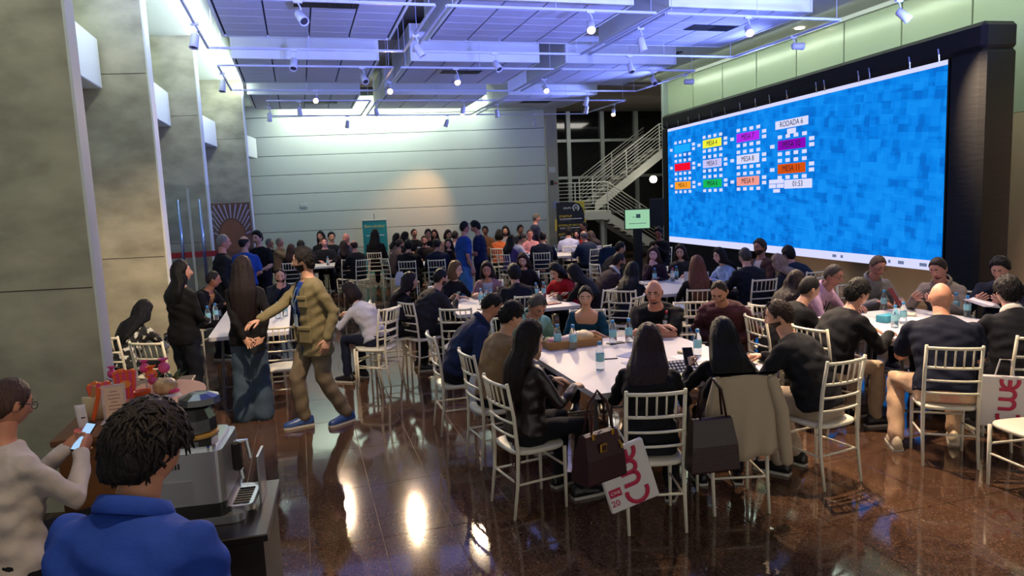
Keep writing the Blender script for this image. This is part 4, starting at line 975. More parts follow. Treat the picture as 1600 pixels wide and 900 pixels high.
PEOPLE = [
  ('A',1.668,6.373,1.130,90,'m','sit',dict(hp=25,top='1c2746',hair='short',hc='0c0a0a',skin='b07d62',glasses=1,arms='lap',collar=1),'the young man in a navy sweater','young man in navy sweater and glasses looking down, left end of front table'),
  ('B',1.604,5.506,1.159,78,'m','sit',dict(hp=25,s=.93,top='7d6549',style='jacket',hair='full',hc='0d0b0b',skin='b98a6e',arms='phone'),'the man in a tan suit','man in tan suit jacket looking at his phone at front table'),
  ('C',1.450,4.546,1.166,76,'f','sit',dict(hp=8,s=.87,top='1d1316',style='jacket',hair='long',hl=.40,hc='150d0d',skin='c39a80',arms='table',shiny=1),'the woman in a dark leather jacket','woman with long brown hair in dark brown leather jacket at front table'),
  ('D',2.170,4.215,1.124,29,'f','sit',dict(hp=15,s=.91,wide=1.08,top='0d0d11',style='jacket',hair='long',hl=.34,wavy=.5,hc='25151a',skin='c39a80',arms='table',glasses=1),'the woman in black with her back turned','woman in black jacket with dark reddish hair seen from behind at front table'),
  ('E',2.745,4.222,1.115,19,'f','sit',dict(hp=18,s=.87,top='0b0b0f',hair='long',hl=.42,hc='08080a',skin='c39a80',arms='phoneleft',glasses=1),'the black-haired woman by the beige blazer','woman with straight black hair holding phone, beige blazer on her chair'),
  ('F',3.377,4.455,1.160,335,'m','sit',dict(hp=8,hy=-20,top='16171d',legs='9a8a78',style='jacket',hair='short',hc='2a1d18',beard=1,skin='c08e74',arms='table',tuck=1),'the bearded man in dark jacket and khakis','bearded man in dark jacket and khaki trousers facing left at front table'),
  ('G',3.846,5.975,1.138,228,'m','sit',dict(hp=30,top='4c2a30',style='puffer',hair='buzz',hc='2c1e1a',beard=1,skin='b98770',arms='lap'),'the man in a maroon puffer jacket','man in maroon puffer jacket with receding hair looking down at front table'),
  ('H',3.232,6.139,1.161,216,'m','sit',dict(hp=5,s=1.04,top='0d0e13',style='tee',hair='bald',hc='3a2a24',beard=2,skin='bd8672',glasses=1,arms='cross',wide=1.12),'the bald man in glasses and black polo','bald man in black polo and dark-rimmed glasses with arms folded at front table'),
  ('I',2.659,6.477,1.123,204,'f','sit',dict(hp=5,top='0e3b52',style='offshoulder',hair='tied',hc='0c0a0c',skin='c99c86',arms='tablelow'),'the woman in a teal top','woman in teal off-shoulder top with pulled-back black hair at front table'),
  ('J',2.105,6.340,1.098,168,'m','sit',dict(hp=32,top='7fb0a8',hair='short',hc='4a4744',skin='b17c66',moust=1,arms='lap',collar=1),'the grey-haired man in a mint shirt','grey-haired man with moustache in mint green shirt looking down'),
  ('k11',1.287,8.940,1.130,88,'f','sit',dict(hp=2,top='121017',hair='long',hl=.26,wavy=1,hc='1b1113',skin='bd8f7d',arms='lap'),'the wavy-haired woman in black by the aisle','woman with wavy dark hair in black seated at aisle side of middle table'),
  ('k12',1.674,8.900,1.155,66,'m','sit',dict(hp=8,top='25242a',style='jacket',hair='short',hc='0f0d0e',beard=1,skin='b58672',arms='phone'),'the man in a charcoal blazer','man in charcoal blazer holding phone at corner of middle table'),
  ('k13',2.076,9.836,1.157,152,'f','sit',dict(hp=2,hy=-25,top='120f12',hair='bob',hc='5d4630',skin='c79a85',glasses=1,arms='table'),'the woman with a light brown bob','woman with light brown bob and glasses in black sweater at middle table'),
  ('k14',2.548,9.894,1.120,200,'f','sit',dict(hp=2,top='8a6a70',style='jacket',inner='a9b4d0',hair='long',hl=.3,hc='1a1214',skin='a97a68',glasses=1,arms='table'),'the woman in a pink floral jacket','woman in pink patterned jacket with long dark hair and glasses at middle table'),
  ('k15',2.661,8.927,1.140,359,'m','sit',dict(hp=2,top='10121c',hair='full',hc='0e0d0f',skin='b78a78',arms='table'),"the man in navy at the middle table's right",'man in dark navy jacket with his back turned at middle table'),
  ('k16',3.389,10.834,1.140,207,'f','sit',dict(hp=15,top='191519',hair='long',hl=.26,hc='2e1d17',skin='c39784',arms='lap'),'the brown-haired woman behind the middle table','woman with centre-parted brown hair half hidden behind middle table'),
  ('k17',3.390,9.329,1.090,235,'f','sit',dict(hp=28,top='9c1622',hair='long',hl=.3,hc='130f12',skin='c79c88',arms='table'),'the woman in red','woman in bright red top with long dark hair looking down'),
  ('k18',3.470,8.831,1.100,323,'f','sit',dict(hp=15,top='0f0d12',style='jacket',hair='long',hl=.36,hc='120d10',skin='c79c88',arms='table'),'the woman in a black jacket next to the woman in red','woman in black jacket with straight dark hair beside woman in red'),
  ('r19',4.503,9.635,1.140,87,'m','sit',dict(hp=2,top='352a30',hair='short',hc='0f0d10',beard=1,skin='8d6153',collar=1,arms='table'),'the man in a brown sweater','man in brown sweater over collared shirt facing right, end of second right table'),
  ('r20',4.185,8.545,1.100,41,'f','sit',dict(hp=4,top='11131f',hair='long',hl=.3,hc='0c0b10',skin='b78a7a',arms='table'),'the black-haired woman in navy','woman with black hair in navy top with her back turned beside man in brown sweater'),
  ('r21',5.349,10.159,1.151,214,'f','sit',dict(hp=2,top='2b1a2a',hair='long',hl=.26,hc='382827',skin='c59aa0',arms='chin'),'the woman in a plum sweater','woman in plum sweater with long greying hair facing the camera'),
  ('r22',5.893,10.273,1.151,220,'f','sit',dict(hp=2,top='2e2c31',style='hoodie',hair='long',hl=.22,hc='241a1c',skin='c49a90',glasses=1,arms='table'),'the woman in a grey hoodie','woman in grey hoodie and glasses behind the open laptop'),
  ('r23',4.781,7.927,1.183,19,'f','sit',dict(hp=2,top='0c0d14',hair='long',hl=.38,hc='5a3630',skin='c49a90',arms='table'),'the auburn-haired woman in black','woman with long auburn hair in black top, back turned at the open laptop'),
  ('r24',6.018,9.345,1.139,268,'f','sit',dict(hp=4,top='8fa4cc',hair='long',hl=.32,hc='161018',skin='c49a90',arms='table'),'the woman in a pale blue blouse','woman in pale blue blouse with long dark hair facing left'),
  ('r25',5.916,8.553,1.185,3,'m','sit',dict(hp=2,wide=1.08,top='0f1420',style='jacket',hair='short',hc='3c3b40',skin='b78a80',glasses=1,arms='table'),'the grey-haired man in a navy jacket','grey-haired man in navy jacket with his back turned below the big screen'),
  ('r26',6.662,9.258,1.230,258,'m','sit',dict(hp=4,top='4a2f2c',style='jacket',inner='b9b3b8',hair='full',hc='3a3230',beard=1,skin='9c6c62',arms='table'),'the man in a brown jacket','man in brown jacket with grey hair and beard facing left before the screen'),
  ('r27',6.336,8.388,1.080,347,'f','sit',dict(hp=4,top='22232c',hair='long',hl=.24,hc='7d6a63',skin='c49a90',arms='lap'),'the blonde woman in grey','woman with shoulder-length blonde hair in grey top before the screen'),
  ('r28',6.968,8.988,1.120,358,'m','sit',dict(hp=4,top='141c34',hair='full',hc='0b0c14',skin='b78a80',arms='lap'),'the dark-haired person behind the blonde woman','dark-haired person in navy half hidden behind the blonde woman'),
  ('R30',5.511,6.367,1.140,156,'m','sit',dict(hp=8,top='b493ad',style='shirt',hair='short',hc='3a3436',skin='8f6258',glasses=1,lanyard='222028',collar=1,arms='table'),'the man in a pink shirt','man in pink shirt with lanyard and glasses at right table'),
  ('R31',5.055,6.404,1.100,73,'f','sit',dict(hp=4,top='4a3a42',hair='long',hl=.3,wavy=1,hc='231619',skin='c49a90',arms='lap'),'the woman with wavy auburn hair','woman with wavy dark auburn hair partly hidden behind man in black'),
  ('R32',4.607,5.643,1.140,94,'m','sit',dict(hp=12,top='0f1015',style='jacket',hair='short',hc='0d0c0f',skin='b28674',arms='table'),'the man in a black jacket facing right','young man in black jacket facing right, left side of right table'),
  ('R33',4.629,5.050,1.163,91,'m','sit',dict(hp=10,wide=1.05,top='0e0f16',legs='a08f7c',style='jacket',hair='full',hc='0b0a0c',skin='bd8f7c',glasses=1,arms='table'),'the man in black sweater and beige trousers','young man in black sweater, beige trousers and glasses at right table'),
  ('R34',6.270,6.546,1.180,189,'m','sit',dict(hp=18,wide=1.05,top='7d7c7e',style='shirt',hair='short',hc='4a3c38',skin='a3746a',glasses=1,collar=1,arms='table'),'the man in a light grey shirt','man in light grey shirt and glasses reading a leaflet below the screen'),
  ('R35',6.417,5.875,1.194,253,'m','sit',dict(hp=20,wide=1.05,top='6d6664',style='shirt',hair='short',hc='17131a',skin='a3746a',beard=2,collar=1,arms='paper'),'the man in an olive grey shirt','man in olive grey shirt holding a burgundy folder at right table'),
  ('R36',4.804,4.366,1.191,40,'m','sit',dict(hp=12,wide=1.14,s=1.05,top='13182a',legs='c3a184',style='tee',hair='bald',hc='3a2a24',skin='c58d74',lanyard='1c2a33',arms='table',cross=1),'the bald man in a navy tee','bald man in navy T-shirt with lanyard and beige trousers, back turned'),
  ('R37',6.836,5.520,1.194,247,'m','sit',dict(hp=25,wide=1.06,top='14182b',hair='full',hc='131118',skin='b98a7c',arms='paper'),'the man holding papers','man in navy with swept black hair reading papers at far right'),
  ('R38',5.473,4.345,1.192,22,'m','sit',dict(hp=4,wide=1.08,top='0d0f18',style='jacket',hair='full',hc='100d12',skin='b98a7c',collar=1,glasses=1,arms='table'),"the man in a dark suit at the photo's right edge",'man in dark suit with white collar, back turned at right edge'),
  ('L39',-1.672,8.416,1.080,31,'f','sit',dict(hp=10,top='17171a',floral=1,hair='long',hl=.34,hc='0b0a0b',skin='b48a76',arms='table'),'the woman in a floral dress','woman in black and white floral dress with long black hair at left table'),
  ('L40',-1.879,10.456,1.120,75,'m','sit',dict(hp=-5,top='4c5652',hair='full',hc='0b0a0b',skin='c9a08e',collar=1,arms='lap'),'the person in a grey-green shirt','person with black hair in grey-green shirt by the concrete column'),
  ('L41',-1.203,8.067,1.500,42,'f','stand',dict(hp=-2,hy=35,top='0b0b0f',legs='10141f',hair='long',hl=.26,hc='08080a',skin='a87a66',arms='front'),'','woman in black sweater and dark jeans standing at left table'),
  ('L42',-1.240,11.020,1.150,112,'m','sit',dict(hp=2,hy=-30,top='0e0e12',style='jacket',inner='c48a4e',hair='short',hc='26221f',skin='9d6a55',glasses=1,lanyard='222028',arms='table'),'the man in an orange shirt','man in black jacket over orange shirt and glasses at left table'),
  ('L43',-0.572,7.600,1.534,4,'f','stand',dict(hp=10,top='0d0b0f',legs='39485a',wideleg=1,hair='long',hl=.52,hc='170d0f',skin='b98d78',arms='behind'),'','woman in black top and wide blue jeans standing, phone behind her back'),
  ('L44',-0.320,11.140,1.120,180,'m','sit',dict(hp=2,top='161c28',hair='buzz',hc='191414',beard=1,skin='b58a76',arms='chin',lanyard='2a3040'),'the bearded man with a hand at his chin','bearded man in dark shirt resting chin on hand at left table'),
  ('L45',0.017,7.000,1.615,248,'m','stand',dict(hp=5,hy=35,s=1.05,top='6f664c',inner='1c3a86',legs='6b5f50',style='jacket',hair='full',hc='120f0f',beard=1,skin='b58a76',lanyard='3a5a8a',arms='reach',stride=1,shoes='2a4580'),'','bearded man in khaki field jacket and blue shirt walking past left table'),
  ('L46',0.540,8.740,1.080,316,'f','sit',dict(hp=10,top='a9a9b8',legs='14192e',hair='bob',hc='170e10',skin='b98d78',arms='table'),'the woman in a white top','woman in white top and navy trousers with dark bob, aisle side of left table'),
  ('b47',-1.141,11.900,1.641,75,'m','stand',dict(hp=2,top='101319',style='jacket',inner='8fa0c0',hair='short',hc='6f6d6b',skin='b07a6c',glasses=1,arms='hang'),'','grey-haired man in dark suit standing before the sun mural'),
  ('b48',-0.892,12.715,1.580,14,'m','stand',dict(hp=2,hy=30,top='1f4493',style='tee',hair='balding',hc='1a1516',skin='b98d78',arms='front'),'','man in blue T-shirt with bald spot standing beside man in dark suit'),
  ('b49',-0.735,13.686,1.620,212,'m','stand',dict(hp=12,top='0e0f14',style='tee',hair='full',hc='0c0a0c',skin='b98d78',arms='front'),'','dark-haired man in black T-shirt standing behind man in blue T-shirt'),
  ('b50',-0.777,19.907,1.250,98,'m','sit',dict(hp=5,top='15161b',hair='short',hc='6d6b6a',skin='a4746a',arms='chin'),'the grey-haired man in black at the back left','grey-haired man in black with hand at face, back left table'),
  ('b51',-0.513,19.720,1.260,109,'m','sit',dict(hp=5,top='6a5848',hair='short',hc='77736e',skin='a4746a',arms='chin'),'the grey-haired man in beige at the back left','grey-haired man in beige shirt leaning on hand, back left table'),
  ('b53',-0.206,17.027,1.200,4,'f','sit',dict(hp=5,top='0e0d12',hair='long',hl=.26,hc='2c1a17',skin='b98d78',arms='table'),'the brown-haired woman at the back left table','woman with brown hair in black, back turned at back left table'),
  ('b54',0.012,18.164,1.220,10,'m','sit',dict(hp=5,top='141419',hair='full',hc='121016',skin='b98d78',arms='table'),'the dark-haired person at the back left table',"dark-haired person in black behind the walking man's head"),
  ('b55',0.588,18.507,1.250,184,'m','sit',dict(hp=2,wide=1.1,top='12141c',hair='short',hc='231a1a',skin='c58f88',arms='table'),'the stocky man in black at the back left','stocky man in black facing the camera at back left table'),
  ('b56',0.531,19.400,1.382,202,'f','sit',dict(hp=2,top='131318',hair='long',hl=.2,hc='0e0c10',skin='b98d78',arms='lap'),'the black-haired woman behind the stocky man','black-haired woman just behind stocky man at back left table'),
  ('b57',0.797,19.200,1.341,172,'m','sit',dict(hp=2,Y=20.2,top='141a26',hair='full',hc='0e0d13',skin='b98d78',arms='lap'),'the dark-haired man behind the stocky man',"dark-haired man in navy behind stocky man's shoulder"),
  ('b58',1.152,18.900,1.316,218,'m','sit',dict(hp=5,top='35365c',hair='bald',hc='3a2a24',skin='b87c74',arms='chin'),'the bald man in violet blue','bald man in violet-blue shirt with hand at face, back left table'),
  ('b59',0.971,17.099,1.200,343,'f','sit',dict(hp=5,top='17131a',hair='long',hl=.2,wavy=1,hc='1c1113',skin='b98d78',arms='chin'),'the curly-haired woman at the back left','woman with curly dark hair beside bald man, back left table'),
  ('b60',1.181,16.740,1.220,334,'m','sit',dict(hp=5,top='14151b',hair='balding',hc='2a2021',skin='b07a6c',arms='table'),'the balding man in black on the aisle','balding man in black at aisle end of back left table'),
  ('m61',1.882,18.785,1.379,21,'f','sit',dict(hp=5,top='0f0d12',style='jacket',hair='long',hl=.28,hc='0c0a0d',skin='b98d78',arms='lap'),'the woman before the teal banner','black-haired woman in black jacket seated before teal welcome banner'),
  ('m62',2.466,19.000,1.239,82,'f','sit',dict(hp=5,top='6e6468',hair='long',hl=.2,wavy=1,hc='120e11',skin='b07a6c',arms='table'),'the curly-haired woman in grey print','woman with curly black hair in grey print, back middle table'),
  ('m63',2.208,16.514,1.200,68,'m','sit',dict(hp=2,top='5b4743',hair='bun',hc='211819',beard=1,skin='a4746a',arms='table'),'the man with a hair bun','bearded man with hair bun in brown sweater, back middle table'),
  ('m64',2.546,18.000,1.289,68,'f','sit',dict(hp=5,top='17161c',hair='bob',hc='0d0b0f',skin='b98d78',arms='table'),'the woman in black behind the hair-bun man','black-haired woman behind the man with a hair bun'),
  ('m65',2.243,15.446,1.220,16,'m','sit',dict(hp=2,wide=1.08,top='0d0e15',style='jacket',hair='full',hc='0c0a0d',skin='b98d78',arms='table'),'the man in a black coat at the back middle','man in black coat with his back turned at back middle table'),
  ('m66',3.070,19.895,1.296,184,'m','sit',dict(hp=2,hy=-25,top='141824',style='jacket',hair='short',hc='1a1315',skin='b07a6c',arms='table'),'the man behind the white laptop lid','man in dark jacket behind a white laptop lid, back middle table'),
  ('m67',2.898,17.226,1.220,195,'m','sit',dict(hp=4,top='2a1f1c',style='jacket',hair='short',hc='1e1516',beard=1,skin='a4746a',arms='table'),'the bearded man in a brown vest','bearded man in dark brown vest facing camera, back middle table'),
  ('m68',3.310,19.000,1.295,180,'m','sit',dict(hp=4,top='1a1618',hair='full',hc='121014',skin='b07a6c',arms='lap'),'the dark-haired man behind the brown vest','dark-haired man partly hidden behind the man in brown vest'),
  ('m69',3.632,19.810,1.251,200,'f','sit',dict(hp=4,top='2a2a2e',hair='long',hl=.26,hc='1e1415',skin='a4746a',arms='lap'),'the long-haired woman in dark grey','woman with long dark hair in dark grey facing camera, back middle table'),
  ('m70',2.846,15.286,1.220,16,'m','sit',dict(hp=6,wide=1.05,top='141a33',hair='short',hc='14121a',skin='b07a6c',arms='table'),'the man in navy at the back middle','man in navy shirt with his back turned at back middle table'),
  ('m71',3.797,18.737,1.260,161,'f','sit',dict(hp=4,top='a3796a',hair='bob',hc='2a1712',skin='b98d78',arms='lap'),'the auburn-haired woman in peach','woman with auburn bob in peach top, back middle table'),
  ('m72',3.239,15.965,1.180,201,'f','sit',dict(hp=4,top='1b1013',hair='long',hl=.24,hc='17100f',skin='c58f88',glasses=1,arms='table'),'the woman in round glasses','woman in round glasses and black top, back middle table'),
  ('m73',3.659,17.200,1.288,32,'m','sit',dict(hp=4,top='8f8a98',hair='short',hc='1d1616',skin='b07a6c',arms='table'),'the man in a pale shirt by the standing men','man in pale shirt seated behind the standing men'),
  ('m74',3.024,13.297,1.620,75,'m','stand',dict(hp=2,top='1d408c',style='tee',legs='3f6ea8',hair='short',hc='14101a',skin='b07a6c',arms='hang'),'',"man in bright blue T-shirt and jeans standing in the hall's middle"),
  ('m75',3.381,13.885,1.600,299,'m','stand',dict(hp=28,top='141d42',style='tee',legs='101425',hair='full',hc='100d14',skin='b07a6c',arms='front'),'','man in navy T-shirt standing head bowed beside man in bright blue'),
  ('q76',5.025,19.517,1.275,204,'m','sit',dict(hp=4,top='7a5030',hair='full',hc='14100f',skin='8d6153',arms='table'),'the man in ochre at the back','dark-haired man in ochre behind the standing man in navy'),
  ('q77',4.888,17.565,1.240,26,'f','sit',dict(hp=4,top='b35a30',hair='bob',hc='17100f',skin='b98d78',arms='table'),'the woman in orange','woman in orange top with black bob, back turned at back right'),
  ('q78',5.361,18.600,1.283,206,'f','sit',dict(hp=4,top='8d8590',hair='bob',hc='17110f',skin='b98d78',arms='lap'),'the woman in pale grey behind the woman in orange','dark-haired woman in pale grey behind the woman in orange'),
  ('q79',4.569,15.417,1.200,57,'f','sit',dict(hp=8,top='4a3a70',hair='long',hl=.24,hc='130d12',skin='b98d78',arms='table'),'the woman in purple','woman in purple with long black hair, back right table'),
  ('q80',4.988,15.926,1.200,87,'m','sit',dict(hp=28,top='9da3c4',hair='short',hc='14101a',skin='b98d78',arms='table'),'the man in a white shirt leaning forward','man in white T-shirt leaning forward at back right table'),
  ('q81',5.531,17.001,1.240,188,'m','sit',dict(hp=4,top='bb7f88',hair='short',hc='2a1d1d',skin='b87c74',arms='table'),'the man in a salmon shirt','man in salmon shirt facing camera at back right table'),
  ('q82',6.009,19.334,1.264,167,'m','sit',dict(hp=4,top='23242c',hair='full',hc='0e0b0d',skin='8d6153',arms='lap'),'the curly-haired man in charcoal','man with curly black hair in charcoal, behind man in salmon'),
  ('q83',5.848,17.394,1.620,89,'m','stand',dict(hp=12,top='1a1f3c',style='tee',legs='15161c',hair='short',hc='4b4848',skin='a4746a',arms='front',collar=1),'','grey-haired man in navy polo standing by the back wall column'),
  ('q84',5.323,15.425,1.230,24,'m','sit',dict(hp=4,wide=1.15,s=1.06,top='12182e',style='jacket',hair='short',hc='17131a',skin='b07a6c',arms='table'),'the broad man in a navy suit','broad man in navy suit with his back turned at back right'),
  ('q85',6.507,16.863,1.240,16,'m','sit',dict(hp=4,wide=1.08,s=1.05,top='a5a9d0',style='shirt',hair='full',hc='130f15',skin='b07a6c',arms='table'),'the man in a white dress shirt','man in white dress shirt with his back turned below black banner'),
  ('q86',6.945,17.400,1.150,212,'f','sit',dict(hp=4,top='8a2320',hair='long',hl=.24,hc='130d10',skin='c58f88',arms='table'),'the woman in rust red','woman with long black hair in rust red top, back right table'),
  ('q87',7.355,17.900,1.318,272,'m','sit',dict(hp=4,s=1.08,top='2e0f16',hair='short',hc='14100f',skin='8d6153',arms='front'),'the man in wine red beneath the stairs','man in wine red sweater sitting tall beneath the stairs'),
  ('q88',6.357,15.489,1.200,342,'m','sit',dict(hp=10,wide=1.1,top='16233f',style='puffer',hair='balding',hc='55525c',skin='b07a6c',arms='table'),'the grey man in a blue puffer jacket','grey balding man in blue puffer jacket at back right'),
  ('q89',6.919,16.400,1.137,323,'f','sit',dict(hp=4,top='8d8ca0',hair='long',hl=.22,hc='33272b',skin='b98d78',arms='lap'),'the woman in pale lilac','woman with brown hair in pale lilac beside the blue puffer jacket'),
  ('x29',7.559,14.100,1.253,228,'m','sit',dict(hp=25,top='0e0c14',legs='0d0d14',hair='full',hc='0e0a0d',skin='8d5448',arms='phone'),'the person in black by the loudspeaker','person in black by the loudspeaker looking down at a phone'),
  ('x30',5.519,11.740,1.160,85,'m','sit',dict(hp=4,top='14161e',hair='short',hc='0c0b10',skin='b78a7a',arms='lap'),'the person behind the man in brown sweater','dark-haired person just visible behind the man in brown sweater'),
  ('P1',-0.437,2.050,1.481,28,'m','stand',dict(hp=26,lean=.25,hy=8,wide=1.16,top='19388c',style='polo',legs='14161f',hair='shaggy',hc='120c0d',skin='b07a5e',collar=1,arms='front2'),'','person in royal blue polo with shaggy dark hair in the foreground'),
  ('P2',-1.334,3.714,1.270,42,'f','sit',dict(hp=20,top='a9a29f',style='sweater',legs='10131c',hair='tied',hc='3d2c26',skin='a8735c',glasses=1,arms='phone'),'the woman in a white sweater','woman in white sweater and glasses looking at phone, left edge'),
]
for P_ in PEOPLE: person(*P_)
# one evaluation for all the voxel surfaces
tmp = []
for (mb, vx, sm_, cb_) in REQ:
    me = mb.mesh('tmp', []); o = bpy.data.objects.new('tmp', me); COL.objects.link(o)
    md = o.modifiers.new('r', 'REMESH'); md.mode = 'VOXEL'; md.voxel_size = vx; tmp.append(o)
dg = bpy.context.evaluated_depsgraph_get()
res = [bpy.data.meshes.new_from_object(o.evaluated_get(dg)) for o in tmp]
for o in tmp:
    me = o.data; bpy.data.objects.remove(o); bpy.data.meshes.remove(me)
for (mb, vx, sm_, cb_), r in zip(REQ, res):
    n = len(r.vertices); co = np.empty(n * 3, np.float32); r.vertices.foreach_get('co', co); co = co.reshape(-1, 3).astype(float)
    e = np.empty(len(r.edges) * 2, np.int32); r.edges.foreach_get('vertices', e); e = e.reshape(-1, 2)
    deg = np.bincount(e.ravel(), minlength=n)[:, None]
    i0, i1 = e[:, 0], e[:, 1]
    for _ in range(sm_):
        a_ = np.stack([np.bincount(i0, co[i1, k], n) + np.bincount(i1, co[i0, k], n) for k in range(3)], -1)
        co = co * .45 + .55 * a_ / np.maximum(deg, 1)
    cb_(r, co)
BOTTLES = [
  (2.163, 5.958, 'clear bottle in front of the snack tray, left one', 0, 1.1),
  (2.276, 5.867, 'clear bottle in front of the snack tray, right one', 0, 1.1),
  (2.681, 5.902, 'bottle before the woman in teal top', 0, 1.1),
  (2.846, 5.911, 'bottle before the bald man in black polo', 0, 1.1),
  (2.182, 5.057, 'bottle closest to the leather-jacket woman hands', 0, 1.1),
  (3.35, 6.128, 'red-capped bottle beside the bald man in black polo', 1, 1.1),
  (3.099, 5.143, 'bottle beside the phone of the black-haired woman', 0, 1.1),
  (6.015, 6.178, 'bottle before the man in light grey shirt', 0, 1.05),
  (5.544, 5.454, 'bottle at the centre of right table', 0, 1.05),
  (5.331, 5.34, 'bottle beside the beige-trousers man hands', 0, 1.05),
  (6.404, 5.639, 'bottle just behind the bald man in navy', 0, 1.05),
  (6.338, 5.449, 'bottle beside the navy-tee man right shoulder', 0, 1.05),
  (-1.16, 9.438, 'bottle before the man in orange shirt', 0, 1.05),
  (-1.095, 9.668, 'second bottle before the man in orange shirt', 0, 1.05),
  (-0.333, 9.322, 'bottle before the bearded man with chin on hand', 0, 1.05),
  (-0.251, 9.498, 'bottle near the walking man sleeve', 0, 1.05),
  (2.232, 9.058, 'bottle before the woman in pink jacket', 0, 1.05),
  (2.322, 9.135, 'second bottle before the woman in pink jacket', 0, 1.05),
  (2.322, 8.87, 'third bottle before the woman in pink jacket', 0, 1.05),
  (3.167, 9.22, 'bottle before the woman in red', 0, 1.05),
  (3.056, 9.22, 'second bottle before the woman in red', 0, 1.05),
  (5.247, 9.938, 'bottle before the woman in plum sweater', 0, 1.05),
  (5.466, 9.772, 'red-capped bottle before the woman in grey hoodie', 1, 1.05),
  (5.637, 9.957, 'bottle beside the open laptop', 0, 1.05),
  (0.2, 17.6, 'bottle on the back left table, fin side', 0, 1.05),
  (0.6, 17.5, 'bottle on the back left table, aisle side', 0, 1.05),
  (2.5, 16.1, 'bottle on the back middle table', 0, 1.05),
  (2.85, 16.2, 'second bottle on the back middle table', 0, 1.05),
  (5.7, 16.2, 'bottle on the back right table', 0, 1.05),
  (6.0, 16.5, 'second bottle on the back right table', 0, 1.05),
]
# ------------------------------------------------------------------ chairs
CH = {}
def chair_meshes():
    r = .0125
    CH['seat'] = MB().rings([[Vector((x * sx + 0, y * sx + .0, z)) for x, y in [(.205 * math.copysign(abs(math.cos(t)) ** .55, math.cos(t)), .205 * math.copysign(abs(math.sin(t)) ** .55, math.sin(t))) for t in [2 * math.pi * i / 24 for i in range(24)]]] for sx, z in ((.90, .425), (.97, .428), (1.0, .440), (.985, .452), (.90, .458), (.4, .460))]).mesh('seat', M_CHAIR, True)
    CH['front_leg'] = MB().tube([(0, 0, 0), (0, 0, .2), (0, 0, .432)], [.0105, .013, .0145], 8).mesh('front_leg', M_CHAIR, True)
    CH['back_post'] = MB().tube([(0, -.045, 0), (0, -.01, .24), (0, 0, .45), (0, -.02, .7), (0, -.06, .925)], [.0105, .013, .0145, .013, .012], 8).mesh('back_post', M_CHAIR, True)
    def rail(y, z, bow, rr): return MB().tube([(x, y - bow * (1 - (x / .18) ** 2), z) for x in (-.18, -.12, -.06, 0, .06, .12, .18)], rr, 8)
    CH['top_rail'] = rail(-.243, .905, .028, .0125).mesh('top_rail', M_CHAIR, True)
    CH['mid_rail'] = rail(-.217, .755, .026, .0105).mesh('back_rail', M_CHAIR, True)
    CH['low_rail'] = rail(-.203, .655, .024, .009).mesh('back_rail', M_CHAIR, True)
    CH['bot_rail'] = rail(-.194, .560, .022, .009).mesh('back_rail', M_CHAIR, True)
    for i in range(5):
        x = -.12 + .06 * i; bw = 1 - (x / .18) ** 2
        CH['sp%d' % i] = MB().tube([(x, -.217 - .026 * bw, .755), (x, -.243 - .028 * bw, .905)], .0065, 6).mesh('spindle', M_CHAIR, True)
    CH['side_st'] = MB().tube([(0, -.20, .23), (0, .175, .23)], .0085, 6).mesh('stretcher', M_CHAIR, True)
    CH['cross_st'] = MB().tube([(-.18, 0, .30), (.18, 0, .30)], .0085, 6).mesh('stretcher', M_CHAIR, True)
    f = MB()
    for k, locs in (('front_leg', [(-.178, .175, 0), (.178, .175, 0)]), ('back_post', [(-.18, -.18, 0), (.18, -.18, 0)]), ('top_rail', [(0, 0, 0)]), ('mid_rail', [(0, 0, 0)]), ('low_rail', [(0, 0, 0)]), ('bot_rail', [(0, 0, 0)]), ('side_st', [(-.178, 0, 0), (.178, 0, 0)]), ('cross_st', [(0, .17, 0)])) + tuple(('sp%d' % i, [(0, 0, 0)]) for i in range(5)):
        me = CH[k]
        for l in locs: f.add([v.co + Vector(l) for v in me.vertices], [tuple(p.vertices) for p in me.polygons])
    CH['frame'] = f.mesh('frame', M_CHAIR, True)
chair_meshes()
def chair(x, y, heading, label):
    t = empty('banquet_chair', (x, y, 0), -math.radians(heading)); tag(t, label, 'chair', 'white banquet chairs')
    link('seat', CH['seat'], t)
    if math.hypot(x, y) > 11.5:
        link('frame', CH['frame'], t); return t
    for sx in (-1, 1):
        link('front_leg', CH['front_leg'], t, (sx * .178, .175, 0)); link('back_post', CH['back_post'], t, (sx * .18, -.18, 0)); link('stretcher', CH['side_st'], t, (sx * .178, 0, 0))
    link('stretcher', CH['cross_st'], t, (0, .17, 0)); link('stretcher', CH['cross_st'], t, (0, -.19, -.06))
    link('top_rail', CH['top_rail'], t)
    for k in ('mid_rail', 'low_rail', 'bot_rail'): link('back_rail', CH[k], t)
    for i in range(5): link('spindle', CH['sp%d' % i], t)
    return t
OVR = {'F': -8, 'C': 80, 'B': 84, 'D': 15, 'E': 15, 'R36': 34, 'R33': 80}
CHO = {}
for (x, y, hd, short, key) in CHAIRS:
    if key == 'x29': short = 'the person in black by the loudspeaker'
    if key in OVR: hd = OVR[key]
    x += math.sin(math.radians(hd)) * .02; y += math.cos(math.radians(hd)) * .02
    CHO[key] = chair(x, y, hd, 'white chair under %s' % short)
CHO['empty1'] = chair(1.72, 8.02, 25, 'empty white chair at the near corner of the middle table')
CHO['empty2'] = chair(4.60, 3.42, 8, 'empty white chair cut off by the right photo edge')
CHO['empty3'] = chair(3.95, 6.6, 200, 'white chair with a bag hung on it behind the maroon jacket man')
chair(-.25, 7.85, 6, 'empty white chair behind the walking man in khaki')
chair(-1.35, 7.55, 30, 'empty white chair beside the standing woman in black sweater')
chair(3.62, 7.75, 320, 'empty white chair between the teal-top woman and the right tables')
chair(.78, 8.42, 300, 'second white chair stacked close beside the woman in white top')
